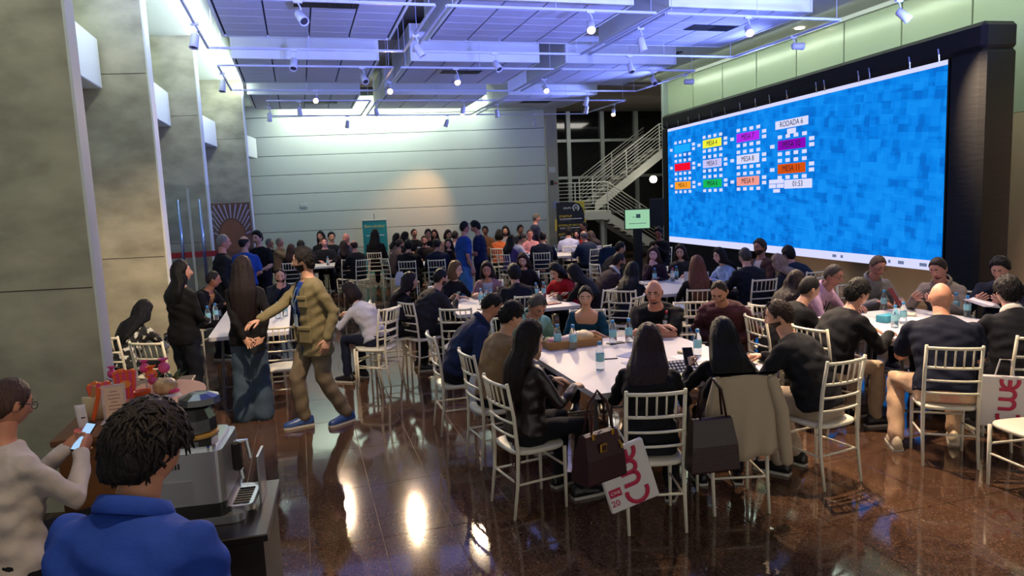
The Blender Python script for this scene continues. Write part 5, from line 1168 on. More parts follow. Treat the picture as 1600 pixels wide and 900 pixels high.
chair(4.62, 8.75, 60, 'empty white chair beside the man in brown sweater')
# ------------------------------------------------------------------ tables
M_TOP = mat('table_white', 'c2c0c6', .4, var=.02)
M_LEG = mat('table_leg_grey', '5a5c63', .5)
def table(x, y, w, d, rz, label):
    t = empty('folding_table', (x, y, 0), rz); tag(t, label, 'table', 'white folding tables')
    pts = []; r = .05
    for cx, cy, a0 in ((w / 2 - r, d / 2 - r, 0), (-w / 2 + r, d / 2 - r, 90), (-w / 2 + r, -d / 2 + r, 180), (w / 2 - r, -d / 2 + r, 270)):
        for k in range(5): a = math.radians(a0 + 22.5 * k); pts.append((cx + r * math.cos(a), cy + r * math.sin(a)))
    MB().prism(pts, .708, .75).build('tabletop', M_TOP, t)
    for sy in (-1, 1):
        for sx in (-1, 1): MB().tube([(sx * w * .36, sy * d * .36, .71), (sx * w * .40, sy * d * .40, 0)], .015, 6).build('leg', M_LEG, t)
        MB().tube([(-w * .38, sy * d * .385, .12), (w * .38, sy * d * .385, .12)], .011, 6).build('crossbar', M_LEG, t)
for a in ((2.245, 5.32, .75, 1.78, 0, 'white folding table of the front group, under the snack tray side'), (2.997, 5.32, .75, 1.78, 0, 'white folding table of the front group, in front of bearded man'),
          (2.14, 9.2, .74, 1.66, 0, 'white folding table beside the man in charcoal blazer'), (3.02, 9.05, .66, 1.5, 0, 'white folding table in front of the woman in red'),
          (4.98, 9.35, .70, 1.55, 0, 'white folding table beside the man in brown sweater'), (5.69, 9.35, .70, 1.55, 0, 'white folding table carrying the open laptop, below the big screen'),
          (5.22, 5.42, .74, 1.5, 0, 'white folding table in front of the bald man in navy'), (5.97, 5.42, .74, 1.5, 0, 'white folding table in front of the man holding papers'),
          (-.62, 9.45, .85, 2.3, 0, 'white folding table on the left, beside the standing women'),
          (.35, 17.75, 1.1, 1.1, 0, 'white table of the back left group'), (2.65, 16.25, 1.0, 1.1, 0, 'white table of the back middle group'), (5.82, 16.3, 1.0, 1.2, 0, 'white table of the back right group'), (3.25, 18.75, 1.2, .8, 0, 'white table against the middle of the back wall')):
    table(*a)
# ------------------------------------------------------------------ bottles
M_PET = mat('clear_plastic', 'e6f0f6', .08, trans=.92, ior=1.2)
M_LAB = mat('bottle_label', '86bfcc', .5); M_CAP = mat('bottle_cap_blue', '2f86c8', .4); M_CAPR = mat('bottle_cap_red', 'c0243c', .4)
bm_ = MB().lathe([(.002, .002), (.028, .002), (.031, .01), (.031, .12), (.029, .14), (.013, .178), (.0125, .19), (.002, .19)], n=16).mesh('bottle_body', M_PET, True)
bl_ = MB().lathe([(.0315, .065), (.0318, .067), (.0318, .118), (.0315, .12)], n=16).mesh('bottle_label', M_LAB, True)
bw_ = MB().lathe([(.0315, .065), (.0318, .067), (.0318, .118), (.0315, .12)], n=16).mesh('bottle_label_white', mat('label_white', 'd8d8da', .5), True)
bc_ = MB().lathe([(.0145, .182), (.0145, .205), (.012, .207), (.002, .207)], n=14).mesh('cap', M_CAP, True)
br_ = MB().lathe([(.0145, .182), (.0145, .205), (.012, .207), (.002, .207)], n=14).mesh('cap', M_CAPR, True)
def bottle(x, y, label, red=0, s=1., z=.75):
    t = empty('water_bottle', (x, y, z)); tag(t, label, 'bottle', 'water bottles on the tables'); t.scale = (s, s, s)
    link('bottle_body', bm_, t); link('label', bw_ if red else bl_, t); link('cap', br_ if red else bc_, t)
for a in BOTTLES: bottle(*a)
# ------------------------------------------------------------------ things on the front table
def flat(name, x, y, w, d, h, rz, color, label, cat, z=.75, rough=.4):
    o = MB().cbox((0, 0, h / 2), (w, d, h), min(.004, h * .3)).build(name, mat('flat_' + color, color, rough)); o.location = (x, y, z); o.rotation_euler = (0, 0, rz); return tag(o, label, cat)
tr = empty('snack_tray', (2.32, 6.05, .75), .05); tag(tr, 'shallow kraft cardboard tray of wrapped snacks on the front table', 'tray')
MK = mat('kraft_board', 'a3784c', .8)
MB().box((0, 0, .006), (.52, .26, .01)).build('base', MK, tr)
for c, d in (((0, -.13, .035), (.52, .008, .07)), ((0, .13, .035), (.52, .008, .07)), ((-.26, 0, .035), (.008, .26, .07)), ((.26, 0, .035), (.008, .26, .07))): MB().box(c, d).build('side', MK, tr)
for i, (x, y, r, c, l) in enumerate(((.13, .02, .085, 'd9c39a', 'cream paper bag in the snack tray'), (-.02, .03, .06, 'd8c6c4', 'pale wrapped snack in the middle of the tray'), (-.16, .0, .06, 'c98f96', 'pink wrapped snack in the tray'), (-.2, .07, .05, '8a9a50', 'green wrapped snack in the tray corner'))):
    m = MB(); m.ell((0, 0, 0), (r * 1.3, r, r * .7), 14, 8); me = m.mesh('snack', mat('snack_' + c, c, .5, bump=.6, scale=30), True)
    for v in me.vertices: v.co += Vector((math.sin(v.co.y * 90) * .006, math.cos(v.co.x * 80) * .006, math.sin(v.co.x * 70) * .004))
    o = link('wrapped_snack', me); o.location = (2.32 + x, 6.05 + y, .765 + r * .6); tag(o, l, 'snack', 'snacks in the tray')
flat('smartphone', 2.72, 5.93, .16, .08, .009, .1, '14151c', 'black phone lying at the tray end on the front table', 'phone')
flat('leaflet', 2.62, 5.42, .21, .15, .004, .5, '6470a8', 'blue printed leaflet open on the front table', 'leaflet')
flat('leaflet', 2.53, 5.16, .2, .10, .004, .1, '8f95bb', 'lavender leaflet near the middle bottle', 'leaflet')
flat('pen', 2.40, 5.36, .14, .009, .009, -.2, '202028', 'dark pen on the front table', 'pen')
flat('paper_sheet', 3.0, 5.1, .21, .29, .002, .2, 'd8d8e0', 'white paper sheet in front of the black-haired woman', 'paper')
flat('sticky_note', 3.05, 5.28, .08, .08, .02, .2, 'd9c49a', 'cream sticky notes pad on the front table', 'paper')
kb = empty('button_panel', (2.74, 4.78, .75), .25); tag(kb, 'black electronic panel with rows of pale round buttons', 'device'); kb.rotation_euler = (.5, 0, -.1)
MB().cbox((0, 0, .02), (.27, .16, .03), .006).build('case', M_BLACK, kb)
for i in range(8):
    for j in range(4): MB().lathe([(.011, .036), (.011, .042), (.009, .044), (.001, .044)], (-.105 + .03 * i, -.05 + .033 * j, 0), 8).build('button', mat('button_pale', 'c9cad6', .4), kb)
flat('green_folder', 2.72, 4.58, .2, .14, .012, .15, '9aa860', 'yellow-green folder in front of the black button panel', 'folder')
# right table
flat('tissue_box', 5.52, 5.62, .20, .12, .07, .2, '3f9ab0', 'teal tissue box on the right table', 'box')
flat('paper_stack', 5.75, 5.5, .24, .3, .02, .5, 'd6d4e2', 'pile of white papers in the middle of right table', 'paper')
flat('paper_sheet', 5.3, 5.05, .21, .29, .002, -.2, 'd0d0e0', 'white paper before the man in beige trousers', 'paper')
flat('napkin', 5.9, 5.75, .16, .14, .03, .7, 'd9ceb8', 'crumpled cream napkin on the right table', 'napkin')
flat('paper_sheet', 6.0, 5.0, .21, .29, .002, .3, 'd8d4e0', 'white paper at the near corner of right table', 'paper')
fo = MB().cbox((0, 0, .09), (.30, .012, .2), .003).build('folder', mat('folder_burgundy', '6e1626', .5)); fo.location = (6.02, 5.98, .84); fo.rotation_euler = (-.5, .15, .9); tag(fo, 'burgundy folder held up by the man in olive shirt', 'folder')
m = MB()
for i in range(6): m.box((.004 * i, .006 * (i % 3), .004 * i), (.30, .21, .003), Matrix.Rotation(.08 * (i - 3), 3, 'Z'))
pp = m.build('paper_bundle', mat('paper_white', 'd8d2de', .7)); pp.location = (6.45, 5.38, .88); pp.rotation_euler = (.25, .1, .4); tag(pp, 'fanned bundle of papers held by the man at right', 'paper')
# laptop on the second right table
lp = empty('laptop', (5.40, 8.95, .75), 2.5); tag(lp, 'open silver laptop before the woman in grey hoodie', 'laptop')
MB().cbox((0, 0, .009), (.34, .24, .016), .004).build('base', mat('laptop_silver', 'b9b9c6', .35, metal=.3), lp)
ls = MB().cbox((0, .115, .125), (.34, .01, .23), .004).build('lid', mat('laptop_silver', 'b9b9c6', .35, metal=.3), lp)
# laptop at the back
lp = empty('laptop', (3.12, 18.55, .75), .1); tag(lp, 'white laptop lid raised at the back middle table', 'laptop')
MB().cbox((0, 0, .009), (.34, .24, .016), .004).build('base', mat('laptop_silver', 'b9b9c6', .35, metal=.3), lp); MB().cbox((0, .115, .125), (.34, .01, .23), .004).build('lid', mat('lid_white', 'd8d8e4', .5), lp)
for (x, y, c, l) in ((2.2, 8.62, '24343a', 'dark teal folder at the corner of the middle table'), (3.05, 8.6, '8a3a44', 'pink booklet before the woman in black jacket'), (-.6, 8.75, 'd6cfc6', 'white leaflets at the near end of left table'), (-.62, 9.0, 'c07a40', 'orange leaflet on the left table')):
    flat('booklet', x, y, .22, .16, .012, .3, c, l, 'booklet')
tb_ = empty('beer_mug', (2.62, 9.45, .75)); tag(tb_, 'dark brown mug with a yellow ring before the woman in pink', 'mug')
MB().lathe([(.05, 0), (.055, .01), (.058, .17), (.052, .17), (.05, .02), (.002, .02)], n=18).build('cup', mat('mug_brown', '2e1d16', .5), tb_, True)
MB().tube([(.025 * math.cos(t), -.058, .085 + .025 * math.sin(t)) for t in [2 * math.pi * i / 14 for i in range(15)]], .005, 6).build('yellow_ring', mat('mug_yellow', 'c9b830', .5), tb_)
# phones held in hands
for i, (root, ph, kind, lab) in enumerate(PHONES):
    c = {'dark': '15161c', 'grey': '6a6670', 'black': '0c0c10'}[kind]
    o = empty('smartphone'); o.matrix_world = Matrix.Translation(root.location) @ Matrix.Rotation(root.rotation_euler.z, 4, 'Z') @ Matrix.Translation(ph) @ (Matrix.Rotation(-.75, 4, 'X') if kind != 'black' else Matrix.Rotation(1.15, 4, 'Y') @ Matrix.Rotation(.2, 4, 'X'))
    first = lab.split(' at ')[0].split(',')[0]
    nm = ' '.join(lab.split()[:7])
    MB().cbox((0, 0, 0), (.075, .009, .155), .004).build('case', mat('phone_' + c, c, .3), o)
    MB().box((0, -.0052, 0), (.066, .0012, .142)).build('glass', emis('phone_lit', '9fc4e8', .7) if nm.startswith('woman in white sweater') else mat('phone_glass', '20242c', .1), o)
    tag(o, 'phone held by the ' + nm, 'phone', 'phones in hands')
# ------------------------------------------------------------------ bags and coats
MBUR = mat('burgundy_leather', '2e1016', .5, bump=.2, scale=60); MGOLD = mat('gold', 'c9a24a', .3, metal=1.); MPAP = mat('bag_paper', 'cfc9c8', .6, bump=.25, scale=9, bdist=.02); MRED = mat('logo_crimson', 'b01c44', .5)
def handbag(loc, rz, w, d, h, material, label, strap, gold=0, taper=.82):
    t = empty('handbag', loc, rz); tag(t, label, 'handbag')
    R_ = [[Vector((x * k, y, z)) for x, y in ((-w / 2, -d / 2 * q), (w / 2, -d / 2 * q), (w / 2, d / 2 * q), (-w / 2, d / 2 * q))] for z, k, q in ((0, 1, 1), (.01, 1.02, 1.06), (h * .5, .96, .95), (h * .97, taper, .4), (h, taper * .97, .10))]
    MB().rings(R_).build('bag_body', material, t)
    for sy in (-1, 1): MB().tube([(-w * .28, sy * d * .25, h), (-w * .2, sy * d * .1, h + strap * .7), (0, 0, h + strap), (w * .2, sy * d * .1, h + strap * .7), (w * .28, sy * d * .25, h)], .008, 6, flat=.6).build('strap', material, t, True)
    if gold:
        MB().cbox((-.02, -d / 2 + .004, h * .72), (.05, .012, .05), .004).build('emblem', MGOLD, t)
        MB().cbox((-.02, -d / 2 - .003, h * .72), (.03, .006, .03), .003).build('emblem_inlay', material, t)
        MB().tube([(w * .40, -d * .3, h * .75), (w * .42, -d * .45, h * .66), (w * .40, -d * .5, h * .6)], .008, 6).build('charm', MGOLD, t)
        for sx in (-.28, .28): MB().cbox((w * sx * .9, -d * .3, h - .01), (.02, .012, .035), .003).build('buckle', MGOLD, t)
    return t
handbag((1.50, 3.53, .545), .35, .29, .13, .27, MBUR, 'burgundy leather handbag with gold emblem on the front chair', .23, 1)
handbag((2.33, 3.72, .40), -.1, .31, .12, .33, mat('brown_leather', '2a1512', .4, bump=.15, scale=60), 'dark brown tote hung from the blazer chair', .25)
handbag((1.28, 4.42, .14), 1.45, .17, .07, .18, mat('wine_leather', '3a0f16', .4), 'small wine-red purse hanging low from the leather-jacket woman chair', .45)
def stroke(parent, pts, M, rr=.013, name='logo_stroke', material=None):
    m = MB(); m.tube([M @ Vector((x, y, 0)) for x, y in pts], rr, 6, flat=.25, side=(M.to_3x3() @ Vector((0, 0, 1))).cross((M.to_3x3() @ Vector((pts[1][0] - pts[0][0], pts[1][1] - pts[0][1], 0))).normalized())); return m.build(name, material or MRED, parent)
def arc(cx, cy, r, a0, a1, n=10): return [(cx + r * math.cos(math.radians(a0 + (a1 - a0) * i / n)), cy + r * math.sin(math.radians(a0 + (a1 - a0) * i / n))) for i in range(n + 1)]
def cwe_bag(loc, rz, tilt, label, w=.31, h=.38):
    t = empty('paper_bag', loc); t.rotation_euler = (0, tilt, rz); tag(t, label, 'bag')
    MB().cbox((0, 0, h / 2), (w, .035, h), .008).build('bag_body', MPAP, t)
    # letters read bottom to top: local glyph x -> bag z, glyph y -> -bag x
    M = Matrix.Translation((.03, -.022, .03)) @ Matrix(((0, -1, 0, 0), (0, 0, -1, 0), (1, 0, 0, 0), (0, 0, 0, 1)))
    for pts in (arc(.055, 0, .065, 75, 285), arc(.145, .0, .036, 180, 360)[::1], arc(.217, .0, .036, 180, 360), arc(.315, 0, .055, 75, 285)):
        stroke(t, pts, M)
    for x0 in (.109, .181, .253): stroke(t, [(x0, 0), (x0, .03), (x0, .065)], M)
    stroke(t, [(.262, 0), (.30, 0), (.325, 0)], M)
    MB().tube([(-w * .2, 0, h), (-w * .12, 0, h + .12), (w * .1, 0, h + .12), (w * .18, 0, h)], .006, 6).build('strap', MPAP, t)
    return t
b1 = cwe_bag((1.79, 3.68, .28), -.1, -.28, 'white bag with crimson rounded cwe letters on the front chair')
lettering('20', .055, MRED, b1, Matrix.Translation((-.115, -.021, .06)) @ RX); lettering('CWE', .026, mat('letter_cream', 'e8dcdc', .6), b1, Matrix.Translation((-.10, -.0235, .125)) @ RX)
MB().box((-.10, -.0205, .125), (.075, .003, .05)).build('logo_block', MRED, b1)
cwe_bag((4.80, 3.82, .31), -.62, .03, 'white bag with crimson rounded cwe letters on the navy-tee man chair')
sb_ = MB().rings([[Vector((x * k, y * q, z)) for x, y in ((-.13, -.05), (.13, -.05), (.13, .05), (-.13, .05))] for z, k, q in ((0, .9, .8), (.02, 1, 1), (.2, .95, .9), (.32, .6, .3))]).build('shopping_bag', mat('bag_grey', 'a9adb5', .6)); sb_.location = (1.33, 5.72, .33); sb_.rotation_euler = (0, 0, 1.6); tag(sb_, 'pale grey bag hanging behind the tan suit man', 'bag')
# beige blazer over the chair
bz = empty('blazer', (CHO['E'].location.x - .005, CHO['E'].location.y - .02, 0), -math.radians(15)); tag(bz, 'beige blazer draped over the chair back of the black-haired woman', 'blazer')
MBZ = mat('beige_wool', 'a8977f', .85, bump=.3, scale=10, bdist=.02)
def sheet(name, rows, material, parent, th=.012):
    n = len(rows[0]); m = len(rows); vs = [Vector(p) for r in rows for p in r]
    vs2 = [p + Vector((0, -th, 0)) for p in vs]; k = len(vs); fs = []
    for i in range(m - 1):
        for j in range(n - 1):
            a = i * n + j; fs.append((a, a + 1, a + n + 1, a + n)); fs.append((k + a, k + a + n, k + a + n + 1, k + a + 1))
    for j in range(n - 1):
        fs.append((j + 1, j, k + j, k + j + 1)); q = (m - 1) * n + j; fs.append((q, q + 1, k + q + 1, k + q))
    for i in range(m - 1):
        a = i * n; fs.append((a, a + n, k + a + n, k + a)); a = i * n + n - 1; fs.append((a + n, a, k + a, k + a + n))
    return MB().add(vs + vs2, fs).build(name, material, parent, True)
rows = []
for i in range(13):
    t = i / 12; z = .955 - .54 * t; hw = .195 + .035 * t + .012 * math.sin(t * 5)
    rows.append([(x * hw + .02 * t, -.275 + .035 * (abs(x) ** 3) - .02 * t - .016 * math.sin(x * 9 + t * 3) * t, z - .03 * abs(x) ** 2 * (1 - t) + (.04 * x * t)) for x in [-1 + 2 * j / 18 for j in range(19)]])
sheet('back_panel', rows, MBZ, bz)
rows = []
for i in range(9):
    t = i / 8; z = .955 - .5 * t
    rows.append([(x * (.2 + .03 * t), -.205 + .03 * abs(x), z - .03 * abs(x)) for x in [-1 + 2 * j / 12 for j in range(13)]])
rows = [[(p[0], -.27 + .008 * q, .957) for p in rows[0]] for q in range(5)] ; sheet('collar', rows, MBZ, bz)
MB().limb([(.17, -.27, .91), (.225, -.28, .72), (.25, -.27, .52), (.27, -.26, .38)], [.038, .045, .043, .04], 12).build('sleeve', MBZ, bz, True)
MB().limb([(-.17, -.26, .91), (-.2, -.22, .72), (-.2, -.2, .52), (-.19, -.2, .40)], [.035, .04, .04, .04], 12).build('sleeve', MBZ, bz, True)
# navy puffer coat on a chair at the back, white coat on the back middle chair
def coat(x, y, rz, color, label):
    t = empty('coat', (x, y, 0), rz); tag(t, label, 'coat')
    rows = [[(u * (.20 + .03 * q), -.26 - .03 * (1 - u * u) - .012 * abs(math.sin(q * 22)), .95 - .62 * q) for u in [-1 + 2 * j / 10 for j in range(11)]] for q in [i / 16 for i in range(17)]]
    sheet('coat_back', rows, cloth(color), t, .03)
    for sx in (-1, 1): MB().limb([(sx * .2, -.25, .88), (sx * .25, -.24, .62), (sx * .24, -.24, .42)], [.05, .05, .045], 10).build('sleeve', cloth(color), t, True)
coat(6.72, 15.25, .2, '18263f', 'navy puffer coat hung on a chair near the stairs')
wb_ = MB().rings([[Vector((x * k, y * q, z)) for x, y in ((-.11, -.04), (.11, -.04), (.11, .04), (-.11, .04))] for z, k, q in ((0, .9, .8), (.02, 1, 1), (.2, .9, .9), (.30, .5, .3))]).build('shopping_bag', mat('bag_white', 'c6c2c6', .6)); wb_.location = (1.98, 15.12, .40); tag(wb_, 'white bag hanging on a chair at the back middle table', 'bag')
# ------------------------------------------------------------------ snack counter by the fins
M_WOOD = mat('counter_wood', '6b4626', .45, bump=.1, scale=20, var=.25, vscale=5, stretch=(1, .2, 6))
ct = empty('snack_counter', (-1.06, 4.80, 0)); tag(ct, 'brown wooden counter with sweets beside the concrete fin', 'counter')
MB().cbox((0, 0, .46), (.50, 1.26, .92), .006).build('body', M_WOOD, ct); MB().cbox((0, 0, .938), (.54, 1.32, .036), .005).build('top', M_WOOD, ct)
MB().prism([(-.22 + .0 * i, -.3) for i in range(1)] + [(.10 + .30 * math.cos(t), .12 + .42 * math.sin(t)) for t in [math.radians(-80 + 160 * i / 12) for i in range(13)]] + [(-.05, .5)], .957, .962).build('mat_sheet', mat('salmon_paper', 'c98f70', .6), ct)
ZC = .958
def popcorn(x, y, rz, tilt, label):
    t = empty('popcorn_box', (x, y, ZC)); t.rotation_euler = (tilt, .25 * tilt, rz); tag(t, label, 'snack box', 'striped snack boxes')
    mp_, mo = mat('pop_pink', 'd83a78', .5), mat('pop_orange', 'e8561c', .5)
    w0, w1, hh, dd = .045, .065, .17, .03
    n = 7
    for i in range(n):
        a0, a1 = -1 + 2 * i / n, -1 + 2 * (i + 1) / n
        for sy in (-1, 1):
            q = [(a0 * w0, sy * dd, 0), (a1 * w0, sy * dd, 0), (a1 * w1, sy * dd * 1.3, hh), (a0 * w1, sy * dd * 1.3, hh)]
            MB().quad(*(q if sy < 0 else q[::-1])).build('stripe', mp_ if i % 2 else mo, t)
    for sx in (-1, 1): MB().quad((sx * w0, -dd, 0), (sx * w0, dd, 0), (sx * w1, dd * 1.3, hh), (sx * w1, -dd * 1.3, hh)).build('side', mp_, t)
    MB().quad((-w0, -dd, .001), (w0, -dd, .001), (w0, dd, .001), (-w0, dd, .001)).build('bottom', mo, t)
    m = MB(); m.add([(.035 * math.cos(a), -dd * 1.2 - .004, hh * .55 + .024 * math.sin(a)) for a in [2 * math.pi * i / 18 for i in range(18)]], [tuple(range(18))]); m.build('oval_label', mat('pop_label', 'f0913c', .5), t)
    for k in range(7): MB().ell((-.045 + .015 * k, .012 * math.sin(k * 2.1), hh + .008 * math.sin(k)), (.016, .018, .02), 8, 6).build('crepe_bit', mo if k % 2 else mat('pop_orange2', 'f07a2a', .5), t, True)
popcorn(-1.12, 4.92, .1, -.15, 'orange and pink striped snack box standing tallest on the counter')
popcorn(-1.18, 4.62, .3, -.35, 'orange and pink snack box leaning behind the acrylic menu holder')
def candy(x, y, z, r, c, label):
    t = empty('wrapped_sweet', (x, y, z)); tag(t, label, 'sweet', 'tissue-wrapped sweets on the counter')
    m_ = mat('tissue_' + c, c, .6, bump=.5, scale=60)
    MB().ell((0, 0, r), (r, r, r), 14, 10).build('ball', m_, t, True)
    R_ = []
    for z_, k in ((1.7, .25), (2.1, .3), (2.6, .9)): R_.append([Vector((r * k * math.cos(2 * math.pi * j / 16) * (1 + .25 * math.sin(j * 4)), r * k * math.sin(2 * math.pi * j / 16) * (1 + .25 * math.sin(j * 4)), r * z_)) for j in range(16)])
    MB().rings(R_, cap=False).build('ruffle', m_, t, True); MB().tube([(0, 0, 0), (0, 0, -(z - ZC))], .004, 6).build('stick', mat('stick_white', 'd8d0c8', .6), t)
for a in ((-1.24, 5.12, ZC + .10, .030, 'd84a86', 'pink tissue sweet at the counter end nearest the fin'), (-1.05, 5.14, ZC + .11, .032, 'dc5090', 'pink tissue sweet above the tall striped box'), (-.93, 5.12, ZC + .10, .038, 'd8588e', 'largest pink tissue sweet with a flared ruffle'), (-.98, 4.98, ZC + .06, .026, 'cf4a80', 'small pink tissue sweet beside the cake bag'), (-1.0, 5.08, ZC + .07, .036, 'e8701c', 'orange tissue sweet on the counter')): candy(*a)
for i, (x, y) in enumerate(((-1.22, 5.2), (-1.02, 5.25), (-.88, 5.16))):
    t = empty('leaf_sprig', (x, y, ZC)); tag(t, ('green leaf sprig by the fin side of the counter', 'green leaf sprig behind the pink sweets', 'green leaf sprig at the outer side of the counter')[i], 'leaves', 'greenery on the counter')
    for k in range(5):
        a = k * 1.26; d = Vector((math.cos(a), math.sin(a), 0)); sd = Vector((-d.y, d.x, 0))
        MB().add([Vector((0, 0, .02)), d * .04 + sd * .02 + Vector((0, 0, .07)), d * .09 + Vector((0, 0, .10)), d * .04 - sd * .02 + Vector((0, 0, .07)), Vector((0, 0, .018)), d * .04 + Vector((0, 0, .062))], [(0, 1, 2, 3), (4, 3, 5), (5, 3, 2), (5, 2, 1), (4, 5, 1)]).build('leaf', mat('leaf_green', '3f5a2a', .5), t)
ob = empty('orange_bucket', (-.99, 4.72, ZC)); tag(ob, 'small orange paper tub on the counter', 'tub')
MB().lathe([(.002, .001), (.036, .001), (.048, .085), (.051, .088), (.046, .086), (.034, .006), (.002, .006)], n=18).build('tub', mat('tub_orange', 'd8521c', .5), ob, True)
MB().lathe([(.045, .06), (.03, .075), (.002, .08)], n=14).build('filling', mat('tub_fill', '3a2418', .8), ob, True)
cb = MB(); cb.ell((0, 0, .055), (.075, .065, .055), 18, 10); me = cb.mesh('cake_bag', mat('cellophane_cake', 'c2a070', .25, bump=.6, scale=40, var=.3, vscale=20), True)
o = link('cake_bag', me); o.location = (-.9, 4.94, ZC - .002); tag(o, 'cellophane-wrapped golden cake on the counter', 'cake')
for (x, y, r, l) in ((-1.02, 4.52, .045, 'chocolate cookie leaning before the orange tub'), (-.94, 4.60, .05, 'dark chocolate pastry at the counter middle')):
    o = MB().lathe([(.002, 0), (r * .9, .004), (r, .014), (r * .85, .024), (.002, .028)], n=16).build('cookie', mat('chocolate', '3a2218', .6, bump=.5, scale=60), None, True); o.location = (x, y, ZC); tag(o, l, 'cookie', 'cookies on the counter')
for (x, y, rx, l, c) in ((-1.2, 4.45, .5, 'orange wafer stick leaning at the menu holder', 'e0642a'), (-1.22, 4.5, .3, 'kraft wafer stick leaning at the menu holder', 'b98a5a'), (-.98, 4.42, -.6, 'long orange wrapped wafer leaning right of the menu holder', 'e0582a')):
    o = MB().cbox((0, 0, .10), (.022, .012, .2), .003).build('wafer_stick', mat('wafer_' + c, c, .5)); o.location = (x, y, ZC + .004); o.rotation_euler = (.1, rx * .6, 0); tag(o, l, 'wafer', 'wrapped wafers on the counter')
ah = empty('menu_holder', (-1.06, 4.36, ZC), .12); tag(ah, 'clear acrylic menu holder with pink lined price card', 'sign holder')
MB().cbox((0, 0, .12), (.12, .004, .2), .002).build('acrylic_sheet', mat('acrylic', 'e8dfe4', .08, trans=.6), ah); MB().cbox((0, .0, .008), (.15, .08, .012), .004).build('foot', mat('acrylic', 'e8dfe4', .08, trans=.6), ah)
MB().box((0, -.004, .12), (.096, .002, .17)).build('price_card', mat('card_cream', 'd8b8a0', .6), ah)
for k in range(7): MB().box((0, -.0055, .18 - .02 * k), (.06 if k % 3 else .035, .001, .004)).build('printed_line', mat('card_ink', '8a4a50', .6), ah)
tc_ = empty('tent_card', (-1.2, 4.28, ZC), .2); tag(tc_, 'white curled card on a coral base near the counter corner', 'card')
MB().cbox((0, 0, .004), (.10, .07, .006), .002).build('base', mat('coral', 'e0605a', .5), tc_)
sheet('card', [[(x * .025 - .012 * t, -.005 + .02 * t * t, .01 + .13 * t) for x in (-1, -.3, .3, 1)] for t in [i / 6 for i in range(7)]], mat('card_white', 'd0c8cc', .5), tc_, .002); MB().box((0, -.004, .07), (.02, .002, .006)).build('printed_mark', M_BLACK, tc_)
nb = sheet('paper_bag_open', [[(x * .06, .03 * x * x, .0 + .13 * t) for x in (-1, -.5, 0, .5, 1)] for t in (0, .5, 1)], mat('bag_cream', 'c9b48e', .7), None, .03); nb.location = (-1.2, 4.50, ZC); tag(nb, 'cream striped paper bag behind the tent card', 'bag')
pl_ = empty('dessert_plate', (-.90, 4.66, ZC)); tag(pl_, 'clear plastic cup of peach dessert on the counter', 'dessert'); MB().lathe([(.002, 0), (.03, 0), (.036, .04), (.033, .04), (.028, .004), (.002, .004)], n=14).build('cup', M_PET, pl_, True); MB().lathe([(.002, .005), (.027, .005), (.031, .03), (.002, .032)], n=14).build('dessert', mat('peach', 'd8945a', .5), pl_, True)
wd = flat('napkin', -.86, 4.86, .12, .08, .006, .3, 'd8ccc4', 'white napkin with a pink bow on the counter', 'napkin', ZC)
bw = MB().ell((0, 0, 0), (.025, .012, .012), 10, 6).ell((.03, 0, .004), (.02, .014, .012), 10, 6).build('pink_bow', mat('bow_pink', 'd83a78', .5), None, True); bw.location = (-.86, 4.9, ZC + .022); tag(bw, 'small pink bow beside the white napkin', 'bow')
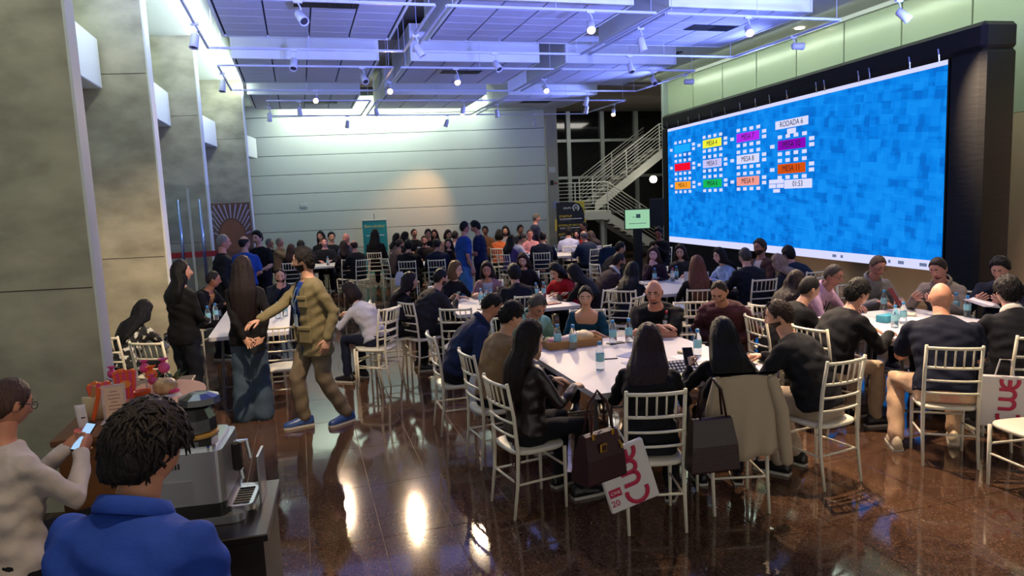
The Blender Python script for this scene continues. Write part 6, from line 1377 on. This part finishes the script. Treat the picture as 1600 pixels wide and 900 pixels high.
# ------------------------------------------------------------------ coffee station
cs = empty('coffee_cabinet', (-.50, 2.98, 0), -.06); tag(cs, 'near-black cabinet carrying the coffee machine', 'cabinet')
MB().cbox((0, 0, .44), (.60, .52, .88), .006).build('body', mat('cabinet_black', '0f0a0b', .4), cs); MB().cbox((0, 0, .895), (.64, .56, .03), .004).build('top', mat('cabinet_top', '100f10', .3), cs)
MB().cbox((-.0, -.29, .70), (.30, .06, .02), .004).build('side_shelf', mat('shelf_grey', '3a3c40', .3), cs)
cm = empty('coffee_machine', (-.47, 3.02, .912), -.10); tag(cm, 'silver espresso machine with black bean hopper seen from behind', 'coffee machine')
M_SS = mat('steel_grey', '9fa3a8', .32, metal=.85)
def rbox(name, x0, x1, y0, y1, z0, z1, material, r=.03, parent=None):
    pts = []
    for cx, cy, a0 in ((x1 - r, y1 - r, 0), (x0 + r, y1 - r, 90), (x0 + r, y0 + r, 180), (x1 - r, y0 + r, 270)):
        for k in range(6): a = math.radians(a0 + 18 * k); pts.append((cx + r * math.cos(a), cy + r * math.sin(a)))
    return MB().prism(pts, z0, z1).build(name, material, parent or cm)
rbox('base', -.17, .20, -.18, .16, 0, .03, M_SS, .04); rbox('lower_band', -.165, .14, -.175, .15, .03, .085, mat('machine_black', '121316', .35), .03)
rbox('housing', -.165, .14, -.175, .15, .085, .29, M_SS, .035); rbox('cup_warmer', -.14, .115, -.15, .13, .29, .305, mat('mirror_steel', 'c8ccd0', .08, metal=1.), .03)
rbox('rear_panel', -.10, .03, -.179, -.17, .10, .185, mat('steel_dark', '8b8f94', .35, metal=.7), .004)
for i in range(6): MB().box((-.07 + .011 * i, -.177, .245), (.005, .006, .022)).build('vent_slot', M_BLACK, cm)
hp_ = MB(); hp_.lathe([(.075, .305), (.085, .32), (.082, .37), (.06, .41), (.002, .415)], (.0, .05, 0), 10); hp_.build('bean_hopper', mat('hopper_smoke', '15171a', .12, coat=.5), cm)
MB().lathe([(.088, .30), (.09, .312), (.07, .315)], (0, .05, 0), 20).build('hopper_ring', mat('hopper_amber', '8a6a30', .3), cm)
hl_ = MB().lathe([(.06, .415), (.085, .42), (.08, .445), (.04, .46), (.002, .462)], (.015, .09, 0), 10).build('hopper_lid', mat('hopper_smoke', '15171a', .12, coat=.5), cm)
MB().cbox((.165, -.02, .215), (.035, .045, .12), .008).build('group_head', mat('machine_black', '121316', .35), cm); MB().tube([(.17, -.02, .27), (.205, -.02, .275), (.215, -.02, .20)], .010, 8).build('lever', M_CHROME, cm)
MB().tube([(.17, .0, .15), (.175, .0, .11)], .012, 8).build('spout', M_CHROME, cm)
dt = rbox('drip_tray', .135, .23, -.15, .06, .03, .055, mat('tray_steel', 'b9bcc0', .25, metal=.9), .03)
for i in range(7): MB().box((.185, -.12 + .025 * i, .057), (.06, .008, .004)).build('tray_slot', M_BLACK, cm)
rbox('side_plate', .235, .245, -.02, .12, .0, .20, M_SS, .004)
